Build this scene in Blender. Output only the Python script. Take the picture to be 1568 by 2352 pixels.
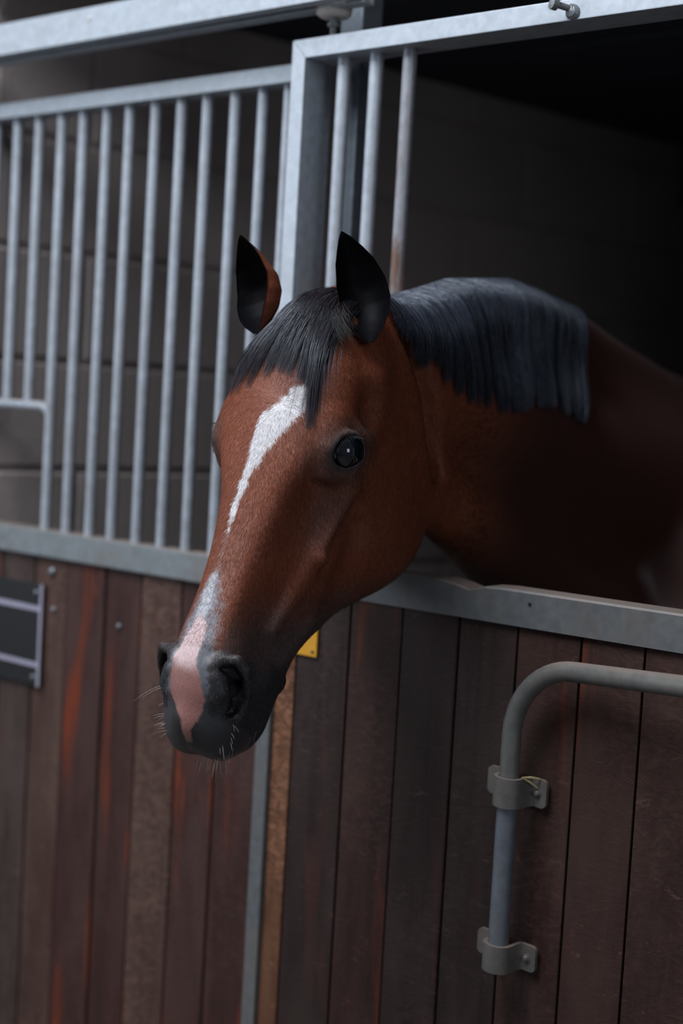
import bpy, bmesh, math, random, time
import numpy as np
from mathutils import Vector, Matrix

T0 = time.time()
for _o in list(bpy.data.objects):
    bpy.data.objects.remove(_o, do_unlink=True)
SC = bpy.context.scene
COL = SC.collection
rng = random.Random(7)
nrg = np.random.default_rng(11)
PI = math.pi

# ------------------------------------------------------------------ camera
# world: X along the stable front (right), Y into the stall, Z up, door front at Y=0
cam_d = bpy.data.cameras.new('camera')
cam = bpy.data.objects.new('camera', cam_d)
COL.objects.link(cam)
cam.matrix_world = Matrix(((0.761072, -0.089132, 0.642515, 0.0),
                           (0.646198, 0.017828, -0.762961, -1.75),
                           (0.05655, 0.99586, 0.071165, 1.543),
                           (0, 0, 0, 1)))
cam_d.sensor_fit = 'VERTICAL'
cam_d.sensor_height = 36.0
cam_d.lens = 3450.0 / 2352.0 * 36.0
cam_d.clip_start = 0.02
cam_d.clip_end = 60
cam_d.dof.use_dof = True
cam_d.dof.focus_distance = 1.93
cam_d.dof.aperture_fstop = 2.0
SC.camera = cam

# ------------------------------------------------------------------ world and lights
wd = bpy.data.worlds.new('overcast')
SC.world = wd
wd.use_nodes = True
_b = wd.node_tree.nodes['Background']
_b.inputs[0].default_value = (0.62, 0.74, 1.0, 1)
_b.inputs[1].default_value = 0.10

def area(name, loc, target, sx, sy, power, col):
    l = bpy.data.lights.new(name, 'AREA')
    l.shape = 'RECTANGLE'
    l.size, l.size_y, l.energy, l.color = sx, sy, power, col
    o = bpy.data.objects.new(name, l)
    COL.objects.link(o)
    o.location = loc
    o.rotation_euler = (Vector(target) - Vector(loc)).to_track_quat('-Z', 'Y').to_euler()
    return o

# roof light above the aisle in front of the boxes, weaker daylight from the left, and a fill from the right
area('roof_light', (-1.85, -2.1, 4.2), (-1.5, -0.1, 1.4), 1.8, 1.8, 150, (0.90, 0.94, 1.0))
area('left_daylight', (-4.2, -2.8, 2.2), (-1.5, 0.0, 1.4), 1.4, 1.8, 34, (0.86, 0.92, 1.0))
area('right_fill', (2.8, -2.2, 2.6), (-2.0, 0.2, 1.7), 1.2, 1.6, 26, (0.88, 0.93, 1.0))  # added fill that lifts the left wall and the near cheek

vs = SC.view_settings
vs.view_transform = 'Standard'
vs.look = 'None'
vs.exposure = 0.0
vs.gamma = 1.0
vs.use_curve_mapping = False

# ------------------------------------------------------------------ materials
def newmat(name):
    m = bpy.data.materials.new(name)
    m.use_nodes = True
    nt = m.node_tree
    return m, nt, nt.nodes['Principled BSDF']

def N(nt, typ, **kw):
    n = nt.nodes.new(typ)
    for k, v in kw.items():
        if k.startswith('i_'):
            n.inputs[int(k[2:]) if k[2:].isdigit() else k[2:]].default_value = v
        else:
            setattr(n, k, v)
    return n

def ramp(nt, src, stops):
    r = nt.nodes.new('ShaderNodeValToRGB')
    cr = r.color_ramp
    while len(cr.elements) < len(stops):
        cr.elements.new(0.5)
    for e, (p, c) in zip(cr.elements, stops):
        e.position = p
        e.color = (c, c, c, 1) if isinstance(c, (int, float)) else (*c, 1)
    nt.links.new(src, r.inputs[0])
    return r.outputs[0]

def mix(nt, fac, a, b, mode='MIX'):
    n = nt.nodes.new('ShaderNodeMix')
    n.data_type = 'RGBA'
    n.blend_type = mode
    for sock, v in ((n.inputs[0], fac), (n.inputs[6], a), (n.inputs[7], b)):
        if hasattr(v, 'links'):
            nt.links.new(v, sock)
        elif isinstance(v, (int, float)):
            sock.default_value = v
        else:
            sock.default_value = (*v, 1)
    return n.outputs[2]

def math_n(nt, op, a, b=None, clamp=False):
    n = nt.nodes.new('ShaderNodeMath')
    n.operation = op
    n.use_clamp = clamp
    for i, v in enumerate((a, b)):
        if v is None:
            continue
        if hasattr(v, 'links'):
            nt.links.new(v, n.inputs[i])
        else:
            n.inputs[i].default_value = v
    return n.outputs[0]

def coords(nt, scale=(1, 1, 1), rand=0.0, geo=False):
    """world position (or object coordinates) with an offset of its own for each object"""
    if geo:
        g = nt.nodes.new('ShaderNodeNewGeometry')
        src = g.outputs['Position']
    else:
        g = nt.nodes.new('ShaderNodeTexCoord')
        src = g.outputs['Object']
    if rand:
        oi = nt.nodes.new('ShaderNodeObjectInfo')
        vm = nt.nodes.new('ShaderNodeVectorMath')
        vm.operation = 'MULTIPLY_ADD'
        cmb = nt.nodes.new('ShaderNodeCombineXYZ')
        for i in range(3):
            nt.links.new(oi.outputs['Random'], cmb.inputs[i])
        nt.links.new(cmb.outputs[0], vm.inputs[0])
        vm.inputs[1].default_value = (rand, rand * 1.7, rand * 2.3)
        nt.links.new(src, vm.inputs[2])
        src = vm.outputs[0]
    mp = nt.nodes.new('ShaderNodeMapping')
    mp.inputs['Scale'].default_value = scale
    nt.links.new(src, mp.inputs[0])
    return mp.outputs[0]

def noise(nt, vec, scale, detail=4, rough=0.55, dist=0.0):
    n = nt.nodes.new('ShaderNodeTexNoise')
    n.inputs['Scale'].default_value = scale
    n.inputs['Detail'].default_value = detail
    n.inputs['Roughness'].default_value = rough
    n.inputs['Distortion'].default_value = dist
    nt.links.new(vec, n.inputs['Vector'])
    return n.outputs[0]

def bump(nt, p, h, strength=0.3, dist=0.002):
    b = nt.nodes.new('ShaderNodeBump')
    b.inputs['Strength'].default_value = strength
    b.inputs['Distance'].default_value = dist
    nt.links.new(h, b.inputs['Height'])
    nt.links.new(b.outputs[0], p.inputs['Normal'])
    return b

def galvanised(name, base, dirt=0.25, rough=0.5, rust=0.0, metal=0.35):
    m, nt, p = newmat(name)
    v = coords(nt, geo=True)
    sp = noise(nt, v, 60, 3, 0.6)
    big = noise(nt, v, 9, 5, 0.65, 0.4)
    c = mix(nt, ramp(nt, sp, [(0.35, 0.0), (0.7, 1.0)]), tuple(x * 0.88 for x in base), tuple(min(1, x * 1.10) for x in base))
    dm = ramp(nt, big, [(0.5, 0.0), (0.72, 1.0)])
    dm = math_n(nt, 'MULTIPLY', dm, dirt)
    c = mix(nt, dm, c, (0.20, 0.175, 0.15))
    if rust:
        rn = noise(nt, coords(nt, (1, 1, .35), geo=True), 14, 5, 0.7)
        rm = math_n(nt, 'MULTIPLY', ramp(nt, rn, [(0.52, 0.0), (0.66, 1.0)]), rust)
        c = mix(nt, rm, c, (0.16, 0.085, 0.055))
    # dust that lies on upward faces
    g = nt.nodes.new('ShaderNodeNewGeometry')
    sx = nt.nodes.new('ShaderNodeSeparateXYZ')
    nt.links.new(g.outputs['Normal'], sx.inputs[0])
    up = ramp(nt, sx.outputs[2], [(0.6, 0.0), (0.95, 1.0)])
    c = mix(nt, math_n(nt, 'MULTIPLY', up, 0.8), c, (0.34, 0.27, 0.23))
    nt.links.new(c, p.inputs['Base Color'])
    p.inputs['Metallic'].default_value = metal
    r = math_n(nt, 'MULTIPLY_ADD', sp, 0.25)
    nt.nodes[-1].inputs[2].default_value = rough - 0.12
    nt.links.new(r, p.inputs['Roughness'])
    bump(nt, p, sp, 0.05, 0.001)
    return m

M_GALV = galvanised('galvanised_steel', (0.46, 0.51, 0.565), 0.2)
M_GALV_OLD = galvanised('weathered_galvanised_steel', (0.24, 0.265, 0.28), 0.7, 0.55, 0.15)
M_RAIL = galvanised('dull_rail_steel', (0.155, 0.165, 0.17), 0.75, 0.5, 0.2)
M_GALV_BAR = galvanised('galvanised_bar', (0.42, 0.46, 0.51), 0.3)
M_RUST_BAR = galvanised('stained_bar', (0.30, 0.31, 0.34), 0.6, 0.5, 0.9)
M_PIPE = galvanised('grey_pipe', (0.15, 0.15, 0.143), 0.8, 0.5, 0.15)
M_PIPE_BLUE = galvanised('blue_grey_pipe', (0.15, 0.17, 0.20), 0.4, 0.42, 0.08)
M_CLAMP = galvanised('clamp_steel', (0.15, 0.14, 0.13), 0.9, 0.5, 0.6)
M_POST = galvanised('post_steel', (0.20, 0.235, 0.27), 0.3, 0.45)

def wood(name, dark, mid, light, orange, scuff, mottle=0.3, rough=0.6):
    m, nt, p = newmat(name)
    v = coords(nt, (1, 1, 0.07), rand=7.0)
    grain = noise(nt, v, 55, 6, 0.65, 0.8)
    blot = noise(nt, coords(nt, (1, 1, 0.30), rand=9.0), 11, 5, 0.62, 0.4)
    c = mix(nt, ramp(nt, grain, [(0.32, 0.0), (0.68, 1.0)]), dark, mid)
    c = mix(nt, ramp(nt, blot, [(0.44, 0.0), (0.62, 0.8)]), c, light)
    # mottled, gnawed patches: short curved marks across the grain
    sc = noise(nt, coords(nt, (1, 1, 1.9), rand=5.0), 30, 5, 0.68, 2.2)
    sc2 = noise(nt, coords(nt, (1, 1, 0.5), rand=3.0), 6, 3, 0.5)
    msk = ramp(nt, sc2, [(0.40, 0.0), (0.58, 1.0)])
    mt = math_n(nt, 'MULTIPLY', ramp(nt, sc, [(0.46, 0.0), (0.62, 1.0)]), msk)
    c = mix(nt, math_n(nt, 'MULTIPLY', mt, mottle), c, tuple(x * 1.9 for x in light))
    fs = noise(nt, coords(nt, (1, 1, 3.0), rand=17.0), 14, 6, 0.75, 1.8)
    fm = ramp(nt, fs, [(0.605, 0.0), (0.66, 1.0)])
    c = mix(nt, math_n(nt, 'MULTIPLY', fm, scuff), c, tuple(x * 2.6 for x in light))
    # peeling stain that shows orange wood in upright streaks
    on = noise(nt, coords(nt, (1.5, 1, 0.13), rand=11.0), 17, 4, 0.6, 0.5)
    om = noise(nt, coords(nt, (1, 1, 0.6), rand=13.0), 3.4, 2, 0.5)
    orm = math_n(nt, 'MULTIPLY', ramp(nt, on, [(0.55, 0.0), (0.66, 1.0)]), ramp(nt, om, [(0.42, 0.0), (0.56, 1.0)]))
    c = mix(nt, math_n(nt, 'MULTIPLY', orm, orange), c, (0.20, 0.036, 0.012))
    nt.links.new(c, p.inputs['Base Color'])
    p.inputs['Roughness'].default_value = rough
    p.inputs['Specular IOR Level'].default_value = 0.28
    h = math_n(nt, 'ADD', math_n(nt, 'MULTIPLY', grain, 0.6), math_n(nt, 'MULTIPLY', sc, 0.7))
    bump(nt, p, h, 0.6, 0.0022)
    return m

W_GREY = wood('grey_brown_board', (0.038, 0.023, 0.020), (0.062, 0.038, 0.034), (0.078, 0.052, 0.047), 0.15, 0.15, 0.2)
W_TAN = wood('mottled_tan_board', (0.050, 0.026, 0.0200), (0.080, 0.043, 0.033), (0.104, 0.060, 0.047), 0.15, 0.25, 0.5)
W_RED = wood('dark_red_board', (0.032, 0.0145, 0.0125), (0.060, 0.0235, 0.0190), (0.068, 0.036, 0.030), 0.85, 0.12, 0.2)
W_ORANGE = wood('orange_tan_board', (0.070, 0.026, 0.014), (0.125, 0.052, 0.027), (0.150, 0.070, 0.038), 0.3, 0.35, 0.85)
W_DARK = wood('dark_board', (0.0180, 0.0100, 0.0090), (0.033, 0.0185, 0.0160), (0.040, 0.025, 0.021), 0.1, 0.45, 0.25)
W_DBROWN = wood('dark_brown_board', (0.022, 0.0095, 0.0080), (0.040, 0.0175, 0.0140), (0.050, 0.026, 0.020), 0.35, 0.5, 0.35)

def plain(name, col, rough=0.5, metal=0.0, nscale=40, amt=0.15, bstr=0.1, **kw):
    m, nt, p = newmat(name)
    n = noise(nt, coords(nt, geo=True), nscale, 4)
    c = mix(nt, n, tuple(x * (1 - amt) for x in col), tuple(min(1, x * (1 + amt)) for x in col))
    nt.links.new(c, p.inputs['Base Color'])
    p.inputs['Roughness'].default_value = rough
    p.inputs['Metallic'].default_value = metal
    if bstr:
        bump(nt, p, n, bstr, 0.002)
    return m

def block_mat():
    m, nt, p = newmat('concrete_block')
    oi = nt.nodes.new('ShaderNodeObjectInfo')
    v = coords(nt, geo=True)
    a = noise(nt, v, 3.0, 5, 0.6)
    b = noise(nt, v, 90, 4, 0.7)
    c = mix(nt, a, (0.29, 0.248, 0.235), (0.42, 0.36, 0.34))
    c = mix(nt, math_n(nt, 'MULTIPLY', oi.outputs['Random'], 0.35), c, (0.26, 0.235, 0.225))
    c = mix(nt, math_n(nt, 'MULTIPLY', b, 0.3), c, (0.25, 0.22, 0.21))
    nt.links.new(c, p.inputs['Base Color'])
    p.inputs['Roughness'].default_value = 0.9
    bump(nt, p, b, 0.5, 0.004)
    return m

M_BLOCK = block_mat()
M_MORTAR = plain('mortar', (0.28, 0.24, 0.228), 0.95)
M_CEIL = plain('dark_ceiling_boards', (0.045, 0.052, 0.07), 0.8)
M_BEAM = plain('dark_beam', (0.03, 0.035, 0.05), 0.7)
M_FLOOR = plain('concrete_floor', (0.14, 0.13, 0.12), 0.85, nscale=8)
M_STRAW = plain('straw', (0.42, 0.34, 0.17), 0.6, nscale=100)
M_SIGN = plain('black_sign_board', (0.016, 0.016, 0.018), 0.45)
M_STRIP = plain('pale_lilac_strip', (0.36, 0.34, 0.43), 0.45)
M_SCREW = plain('grey_screw', (0.22, 0.24, 0.26), 0.4, 0.6)
M_PAINT = plain('dry_splash', (0.55, 0.52, 0.5), 0.8)
M_YELLOW = plain('yellow_plate', (0.62, 0.30, 0.02), 0.45, nscale=60)
M_NYLON = plain('white_nylon', (0.80, 0.78, 0.76), 0.45)
M_DARKSTEEL = plain('dark_steel', (0.06, 0.06, 0.065), 0.5, 0.5)

# ------------------------------------------------------------------ mesh helpers
def link(o, parent=None):
    COL.objects.link(o)
    if parent is not None:
        o.parent = parent
    return o

def obj(name, bm, mat, parent=None, smooth=False, bevel=0.0):
    if bevel:
        bmesh.ops.bevel(bm, geom=[e for e in bm.edges], offset=bevel, segments=2, affect='EDGES', profile=0.7)
    me = bpy.data.meshes.new(name)
    bm.to_mesh(me)
    bm.free()
    me.materials.append(mat)
    if smooth:
        me.shade_smooth()
    return link(bpy.data.objects.new(name, me), parent)

def box(x0, x1, y0, y1, z0, z1, bm=None):
    bm = bm or bmesh.new()
    vs_ = [bm.verts.new((x, y, z)) for x in (x0, x1) for y in (y0, y1) for z in (z0, z1)]
    for f in ((0, 1, 3, 2), (4, 6, 7, 5), (0, 4, 5, 1), (2, 3, 7, 6), (0, 2, 6, 4), (1, 5, 7, 3)):
        bm.faces.new([vs_[i] for i in f])
    return bm

def tube(path, r, seg=20, bm=None, caps=True):
    """round tube along a path; r a number or one per point"""
    bm = bm or bmesh.new()
    P = [Vector(p) for p in path]
    n = len(P)
    rr = r if isinstance(r, (list, tuple)) else [r] * n
    up = None
    rings = []
    for i in range(n):
        t = (P[min(i + 1, n - 1)] - P[max(i - 1, 0)]).normalized()
        if up is None:
            up = Vector((0, 0, 1)) if abs(t.z) < 0.9 else Vector((1, 0, 0))
        a = (up - t * up.dot(t)).normalized()
        up = a
        b = t.cross(a)
        rings.append([bm.verts.new(P[i] + (a * math.cos(k * 2 * PI / seg) + b * math.sin(k * 2 * PI / seg)) * rr[i]) for k in range(seg)])
    for i in range(n - 1):
        for k in range(seg):
            k2 = (k + 1) % seg
            bm.faces.new((rings[i][k], rings[i][k2], rings[i + 1][k2], rings[i + 1][k]))
    if caps:
        bm.faces.new(rings[0][::-1])
        bm.faces.new(rings[-1])
    return bm

def lathe(profile, origin, axis, seg=24, bm=None):
    """profile of (radius, height) turned about an axis"""
    bm = bm or bmesh.new()
    q = Vector((0, 0, 1)).rotation_difference(Vector(axis))
    o = Vector(origin)
    rings = []
    for (r, h) in profile:
        rings.append([bm.verts.new(o + q @ Vector((r * math.cos(k * 2 * PI / seg), r * math.sin(k * 2 * PI / seg), h))) for k in range(seg)])
    for i in range(len(rings) - 1):
        for k in range(seg):
            k2 = (k + 1) % seg
            bm.faces.new((rings[i][k], rings[i][k2], rings[i + 1][k2], rings[i + 1][k]))
    bm.faces.new(rings[0][::-1])
    bm.faces.new(rings[-1])
    return bm

def empty(name, loc=(0, 0, 0)):
    o = bpy.data.objects.new(name, None)
    o.empty_display_size = 0.1
    COL.objects.link(o)
    o.location = loc
    return o

def tag(o, label=None, cat=None, group=None, kind=None):
    for k, v in (('label', label), ('category', cat), ('group', group), ('kind', kind)):
        if v:
            o[k] = v
    return o

def cyl(name, x, y, z0, z1, r, mat, parent, seg=20):
    return obj(name, tube([(x, y, z0), (x, y, z1)], r, seg), mat, parent, smooth=False)

def smooth_by_angle(o, ang=0.7):
    me = o.data
    me.shade_smooth()
    try:
        me.set_sharp_from_angle(angle=ang)
    except Exception:
        pass
    return o

# ------------------------------------------------------------------ the setting
tag(obj('floor', box(-4.5, 2.5, -6.0, 4.4, -0.1, 0.0), M_FLOOR), kind='structure')
CEIL_Z = 2.365
ceil = tag(empty('ceiling', (0, 0, 0)), kind='structure')
k = 0
yy = -0.05
while yy < 4.3:
    obj('ceiling_board', box(-4.0, 2.4, yy, yy + 0.142, CEIL_Z + (k % 2) * 0.002, CEIL_Z + 0.03), M_CEIL, ceil)
    yy += 0.15
    k += 1
obj('ceiling_deck', box(-4.0, 2.4, -0.05, 4.3, CEIL_Z + 0.03, CEIL_Z + 0.06), M_BEAM, ceil)
tag(obj('trim_1', box(-2.4, 2.3, 2.35, 2.50, 2.19, CEIL_Z), M_BEAM), kind='structure')

WALL_SLOPE = 0.14
def block_wall(name, p0, p1, z0, z1, normal, thick=0.1, bl=0.443, bh=0.218, j=0.009):
    """wall of concrete blocks: each block an object, the mortar recessed behind them"""
    p0, p1 = Vector((*p0, 0)), Vector((*p1, 0))
    d = (p1 - p0)
    L = d.length
    d.normalize()
    n = Vector((*normal, 0)).normalized()
    ang = math.atan2(d.y, d.x)
    w = empty(name, p0)
    w.rotation_euler = (0, 0, ang)
    tag(w, kind='structure')
    side = 1 if d.cross(n).z > 0 else -1      # local +y or -y faces the room
    cache = {}
    def blockmesh(l):
        key = round(l, 3)
        if key not in cache:
            bm = box(0, l, -thick / 2, thick / 2, 0, bh)
            bmesh.ops.bevel(bm, geom=list(bm.edges), offset=0.006, segments=1, affect='EDGES')
            me = bpy.data.meshes.new('block')
            bm.to_mesh(me)
            bm.free()
            me.materials.append(M_BLOCK)
            cache[key] = me
        return cache[key]
    z = z0
    row = 0
    while z < z1 - 0.02:
        x = -(bl + j) / 2 if row % 2 else 0.0
        while x < L:
            a, b = max(x, 0), min(x + bl, L)
            if b - a > 0.03:
                o = bpy.data.objects.new('block', blockmesh(b - a))
                link(o, w)
                o.location = (a, side * (0.0 + rng.uniform(-0.002, 0.002)), z)
            x += bl + j
        z += bh + j
        row += 1
    o = obj('mortar', box(0, L, -thick / 2 + 0.004, thick / 2 - 0.004, 0, z - j - z0), M_MORTAR, w)
    o.location = (0, 0, z0)
    return w

block_wall('wall_left', (-2.567, 0.112), (-2.56 + WALL_SLOPE * 4.0, 4.16), 0.015, 2.36, (1, 0))
block_wall('wall_back', (-2.1, 4.22), (1.9, 4.22), 0.015, 2.36, (0, -1))
block_wall('wall_right', (1.85, 0.2), (1.85, 4.16), 0.015, 2.36, (-1, 0))
block_wall('wall_shade', (0.06, 0.06), (1.95, 0.06), 0.015, 2.36, (0, -1))  # out of view; added to keep the right fill off the deeper stall

# ------------------------------------------------------------------ galvanised track above the doors
trk = empty('door_track', (-1.9, -0.03, 2.147))
tag(trk, 'long galvanised box track running above the barred panel', 'door track')
def child(name, bm, mat, root, bevel=0.0, smooth=False):
    o = obj(name, bm, mat, None, smooth, bevel)
    o.parent = root
    o.matrix_parent_inverse = Matrix.Translation(root.location).inverted()
    return o
bm = box(-4.0, -1.49, -0.035, -0.031, 2.147, 2.2025)           # front web
box(-4.0, -1.49, -0.031, 0.024, 2.1985, 2.2025, bm)            # top
box(-4.0, -1.49, 0.024, 0.028, 2.147, 2.2025, bm)              # back web
box(-4.0, -1.49, -0.031, -0.012, 2.147, 2.151, bm)             # bottom lips
box(-4.0, -1.49, 0.006, 0.024, 2.147, 2.151, bm)
child('channel', bm, M_GALV, trk)
for x in (-3.9, -2.85):
    child('hanger', box(x - 0.03, x + 0.03, -0.02, 0.02, 2.2025, 2.365), M_DARKSTEEL, trk)
child('paint_drip', lathe([(0.004, 0), (0.004, 0.0015), (0.002, 0.002)], (-2.075, -0.035, 2.183), (0, -1, 0), 10), M_PAINT, trk)

# fixed steel post behind the sliding door
fp = tag(obj('steel_post', box(-1.618, -1.572, 0.10, 0.15, 0.0, CEIL_Z), M_POST, bevel=0.004),
         'blue-grey upright steel post standing behind the framed door bars', 'post')

# ------------------------------------------------------------------ fixed barred panel, left of the door
LX0, LX1 = -3.9, -1.632
PY = 0.06          # front plane of the panel frame
pn = empty('barred_panel', (-2.2, PY, 0))
tag(pn, 'galvanised barred stall panel above reddish-brown boards, left of the horse', 'stall panel')
o = child('bottom_rail', box(LX0, LX1, PY, PY + 0.045, 1.2235, 1.273), M_GALV_OLD, pn, 0.003)
o['label'] = 'dusty galvanised rail under the bars'
child('top_rail', box(LX0, LX1, PY, PY + 0.045, 2.058, 2.0865), M_GALV, pn, 0.003)
BARX = [-2.4157, -2.35, -2.2826, -2.2205, -2.1542, -2.0926, -2.0245, -1.9585, -1.8945, -1.8275, -1.7626, -1.7046, -1.6425]
xs = [-2.4157 - 0.0655 * i for i in range(22, 0, -1)] + BARX
FB = 1.508
YB = PY + 0.0225
for x in xs:
    if x < -3.86:
        continue
    z0 = 1.27
    if -2.7 < x < -2.29:
        z0 = FB
    o = child('bar', tube([(x, YB, z0), (x, YB, 2.062)], 0.0098, 18), M_GALV_BAR, pn)
    smooth_by_angle(o)
# feed opening: cross bar with rounded corner running into the neighbouring bars
xr = -2.2826
pth = [(-2.7412, YB, FB - 0.03), (-2.7412, YB, FB - 0.018), (-2.735, YB, FB - 0.006), (-2.722, YB, FB)]
pth += [(-2.5, YB, FB), (xr - 0.022, YB, FB), (xr - 0.007, YB, FB - 0.006), (xr - 0.0005, YB, FB - 0.018), (xr, YB, FB - 0.03)]
o = child('feed_opening_bar', tube(pth, 0.0095, 16), M_GALV_BAR, pn)
smooth_by_angle(o)
# boards
ed = [-2.2954, -2.1989, -2.0885, -1.9924, -1.887, -1.7893, -1.690]
w0 = 0.1
# one finish for each board, left to right
lmats = [W_RED, W_TAN, W_GREY, W_RED, W_RED, W_TAN, W_RED, W_GREY, W_TAN, W_RED, W_RED, W_GREY, W_RED, W_TAN, W_GREY, W_TAN, W_RED, W_RED, W_TAN, W_RED, W_RED, W_RED]
nb = 0
e = [ed[0] - w0 * i for i in range(15, 0, -1)] + ed + [-1.632]
for a, b in zip(e[:-1], e[1:]):
    g = 0.0022
    dy = rng.uniform(-0.0015, 0.0015)
    child('board', box(a + g, b - g, PY + 0.012 + dy, PY + 0.040, 0.04, 1.224), lmats[nb % len(lmats)], pn, 0.0025)
    nb += 1
child('board_backing', box(LX0, -1.632, PY + 0.040, PY + 0.047, 0.04, 1.224), M_DARKSTEEL, pn)
child('lower_rail', box(LX0, LX1, PY, PY + 0.05, 0.0, 0.045), M_GALV_OLD, pn)

# bolt heads on those boards
def stud(name, x, y, z, r, label, mat=M_SCREW, cat='bolt', group=None, parent=None):
    bm = lathe([(r, 0), (r, r * 0.3), (r * 0.8, r * 0.62), (r * 0.35, r * 0.8), (0.0004, r * 0.82)], (x, y, z), (0, -1, 0), 16)
    o = smooth_by_angle(obj(name, bm, mat), 0.9)
    if parent:
        o.parent = parent
        o.matrix_parent_inverse = Matrix.Translation(parent.location).inverted()
    else:
        tag(o, label, cat, group)
    return o
BY = PY + 0.0125
stud('bolt', -2.2425, BY, 1.196, 0.009, 'round grey bolt head above the top right corner of the black sign')
stud('bolt', -2.235, BY, 1.124, 0.006, 'small pale bolt head beside the right edge of the black sign')
stud('bolt', -2.048, BY, 1.118, 0.0055, 'small pale bolt head alone in a reddish board midway to the muzzle')

# ------------------------------------------------------------------ black name board
sg = empty('stable_sign', (-2.42, PY, 0.97))
tag(sg, 'black rectangular board with pale lilac lines screwed to the reddish boards', 'sign')
SX0, SX1, SZ0, SZ1 = -2.60, -2.2575, 0.972, 1.169
sy = PY + 0.004
child('board', box(SX0, SX1, sy, PY + 0.0095, SZ0, SZ1), M_SIGN, sg, 0.0012)
child('frame_strip', box(SX1 - 0.007, SX1, sy - 0.0025, sy, SZ0, SZ1), M_STRIP, sg)
child('frame_strip', box(SX0, SX0 + 0.007, sy - 0.0025, sy, SZ0, SZ1), M_STRIP, sg)
child('line', box(SX0 + 0.007, SX1 - 0.007, sy - 0.002, sy, 1.1165, 1.1265), M_STRIP, sg)
child('line', box(SX0 + 0.007, SX1 - 0.007, sy - 0.002, sy, 1.0085, 1.0175), M_STRIP, sg)
for x in (SX0 + 0.02, SX1 - 0.02):
    for z in (0.988, 1.152):
        stud('screw', x, sy, z, 0.0055, None, parent=sg)

# ------------------------------------------------------------------ sliding door
dr = empty('stable_door', (-1.3, 0, 0))
tag(dr, 'galvanised framed stable door with dark boards under the horse\'s neck', 'door')
DX0, DX1 = -1.627, 0.02
# left post: upper part is a deep box, lower part shows only its narrow front
def prism_xz(pts, y0, y1):
    bm = bmesh.new()
    a = [bm.verts.new((x, y0, z)) for x, z in pts]
    b = [bm.verts.new((x, y1, z)) for x, z in pts]
    n = len(pts)
    bm.faces.new(a)
    bm.faces.new(b[::-1])
    for i in range(n):
        bm.faces.new((a[i], b[i], b[(i + 1) % n], a[(i + 1) % n]))
    bmesh.ops.recalc_face_normals(bm, faces=bm.faces)
    return bm
child('post', prism_xz([(DX0, 1.25), (DX0 + 0.0275, 1.25), (DX0 + 0.0275, 2.0745), (DX0, 2.103)], 0, 0.066), M_GALV, dr, 0.0015)
o = child('post', box(DX0, DX0 + 0.0275, 0, 0.05, 0.05, 1.25), M_RAIL, dr, 0.0015)
o['label'] = 'dull grey lower length of the left post'
child('post', prism_xz([(DX1 - 0.0275, 0.05), (DX1, 0.05), (DX1, 2.103), (DX1 - 0.0275, 2.0745)], 0, 0.066), M_GALV, dr, 0.0015)
child('top_rail', prism_xz([(DX0, 2.1035), (DX0 + 0.028, 2.0745), (DX1 - 0.028, 2.0745), (DX1, 2.1035)], 0, 0.062), M_GALV, dr, 0.0015)
# top rail of the lower half, dented where the horse leans on it
bm = bmesh.new()
nx = 60
rx0, rx1 = DX0 + 0.0275, DX1 - 0.0275
sec = [(0.0, 1.2495), (0.0, 1.2972), (0.003, 1.3), (0.047, 1.3), (0.05, 1.2972), (0.05, 1.2495)]
rings = []
for i in range(nx + 1):
    x = rx0 + (rx1 - rx0) * i / nx
    dent = 0.010 * math.exp(-((x + 1.232) / 0.022) ** 2)
    rings.append([bm.verts.new((x, y, z - (dent if z > 1.29 else 0) * (1.0 if y > 0.001 else 0.8))) for y, z in sec])
for i in range(nx):
    for q in range(len(sec)):
        q2 = (q + 1) % len(sec)
        bm.faces.new((rings[i][q], rings[i + 1][q], rings[i + 1][q2], rings[i][q2]))
bm.faces.new(rings[0])
bm.faces.new(rings[-1][::-1])
bmesh.ops.recalc_face_normals(bm, faces=bm.faces)
o = child('middle_rail', bm, M_RAIL, dr)
o['label'] = 'weathered steel rail with a small dent'
child('lower_rail', box(rx0, rx1, 0.0, 0.05, 0.02, 0.06), M_GALV_OLD, dr)
child('drill_hole', lathe([(0.0028, 0), (0.0028, 0.0006)], (-1.1245, 0.0, 1.2825), (0, -1, 0), 12), M_SIGN, dr)
# three bars at the left of the opening
for i, (x, m_) in enumerate(((-1.5439, M_GALV_BAR), (-1.4799, M_GALV_BAR), (-1.416, M_RUST_BAR))):
    o = child('bar', tube([(x, 0.03, 1.299), (x, 0.03, 2.076)], 0.0108, 20), m_, dr)
    smooth_by_angle(o)
    if i == 2:
        o['label'] = 'brown-stained bar'
# boards
ed = [DX0 + 0.0275, -1.5572, -1.4507, -1.3502, -1.2469, -1.1467, -1.0438, -0.9471]
while ed[-1] < rx1 - 0.12:
    ed.append(ed[-1] + 0.1)
ed.append(rx1)
dmats = [W_ORANGE, W_DARK, W_DBROWN, W_DARK, W_DARK, W_DBROWN, W_DBROWN, W_DBROWN, W_DARK]
for i, (a, b) in enumerate(zip(ed[:-1], ed[1:])):
    g = 0.0018
    dy = rng.uniform(-0.0012, 0.0012)
    child('board', box(a + g, b - g, 0.008 + dy, 0.036, 0.06, 1.2495), dmats[i if i < 9 else 1 + i % 8], dr, 0.0022)
child('board_backing', box(rx0, rx1, 0.036, 0.042, 0.06, 1.2495), M_DARKSTEEL, dr)
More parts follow.
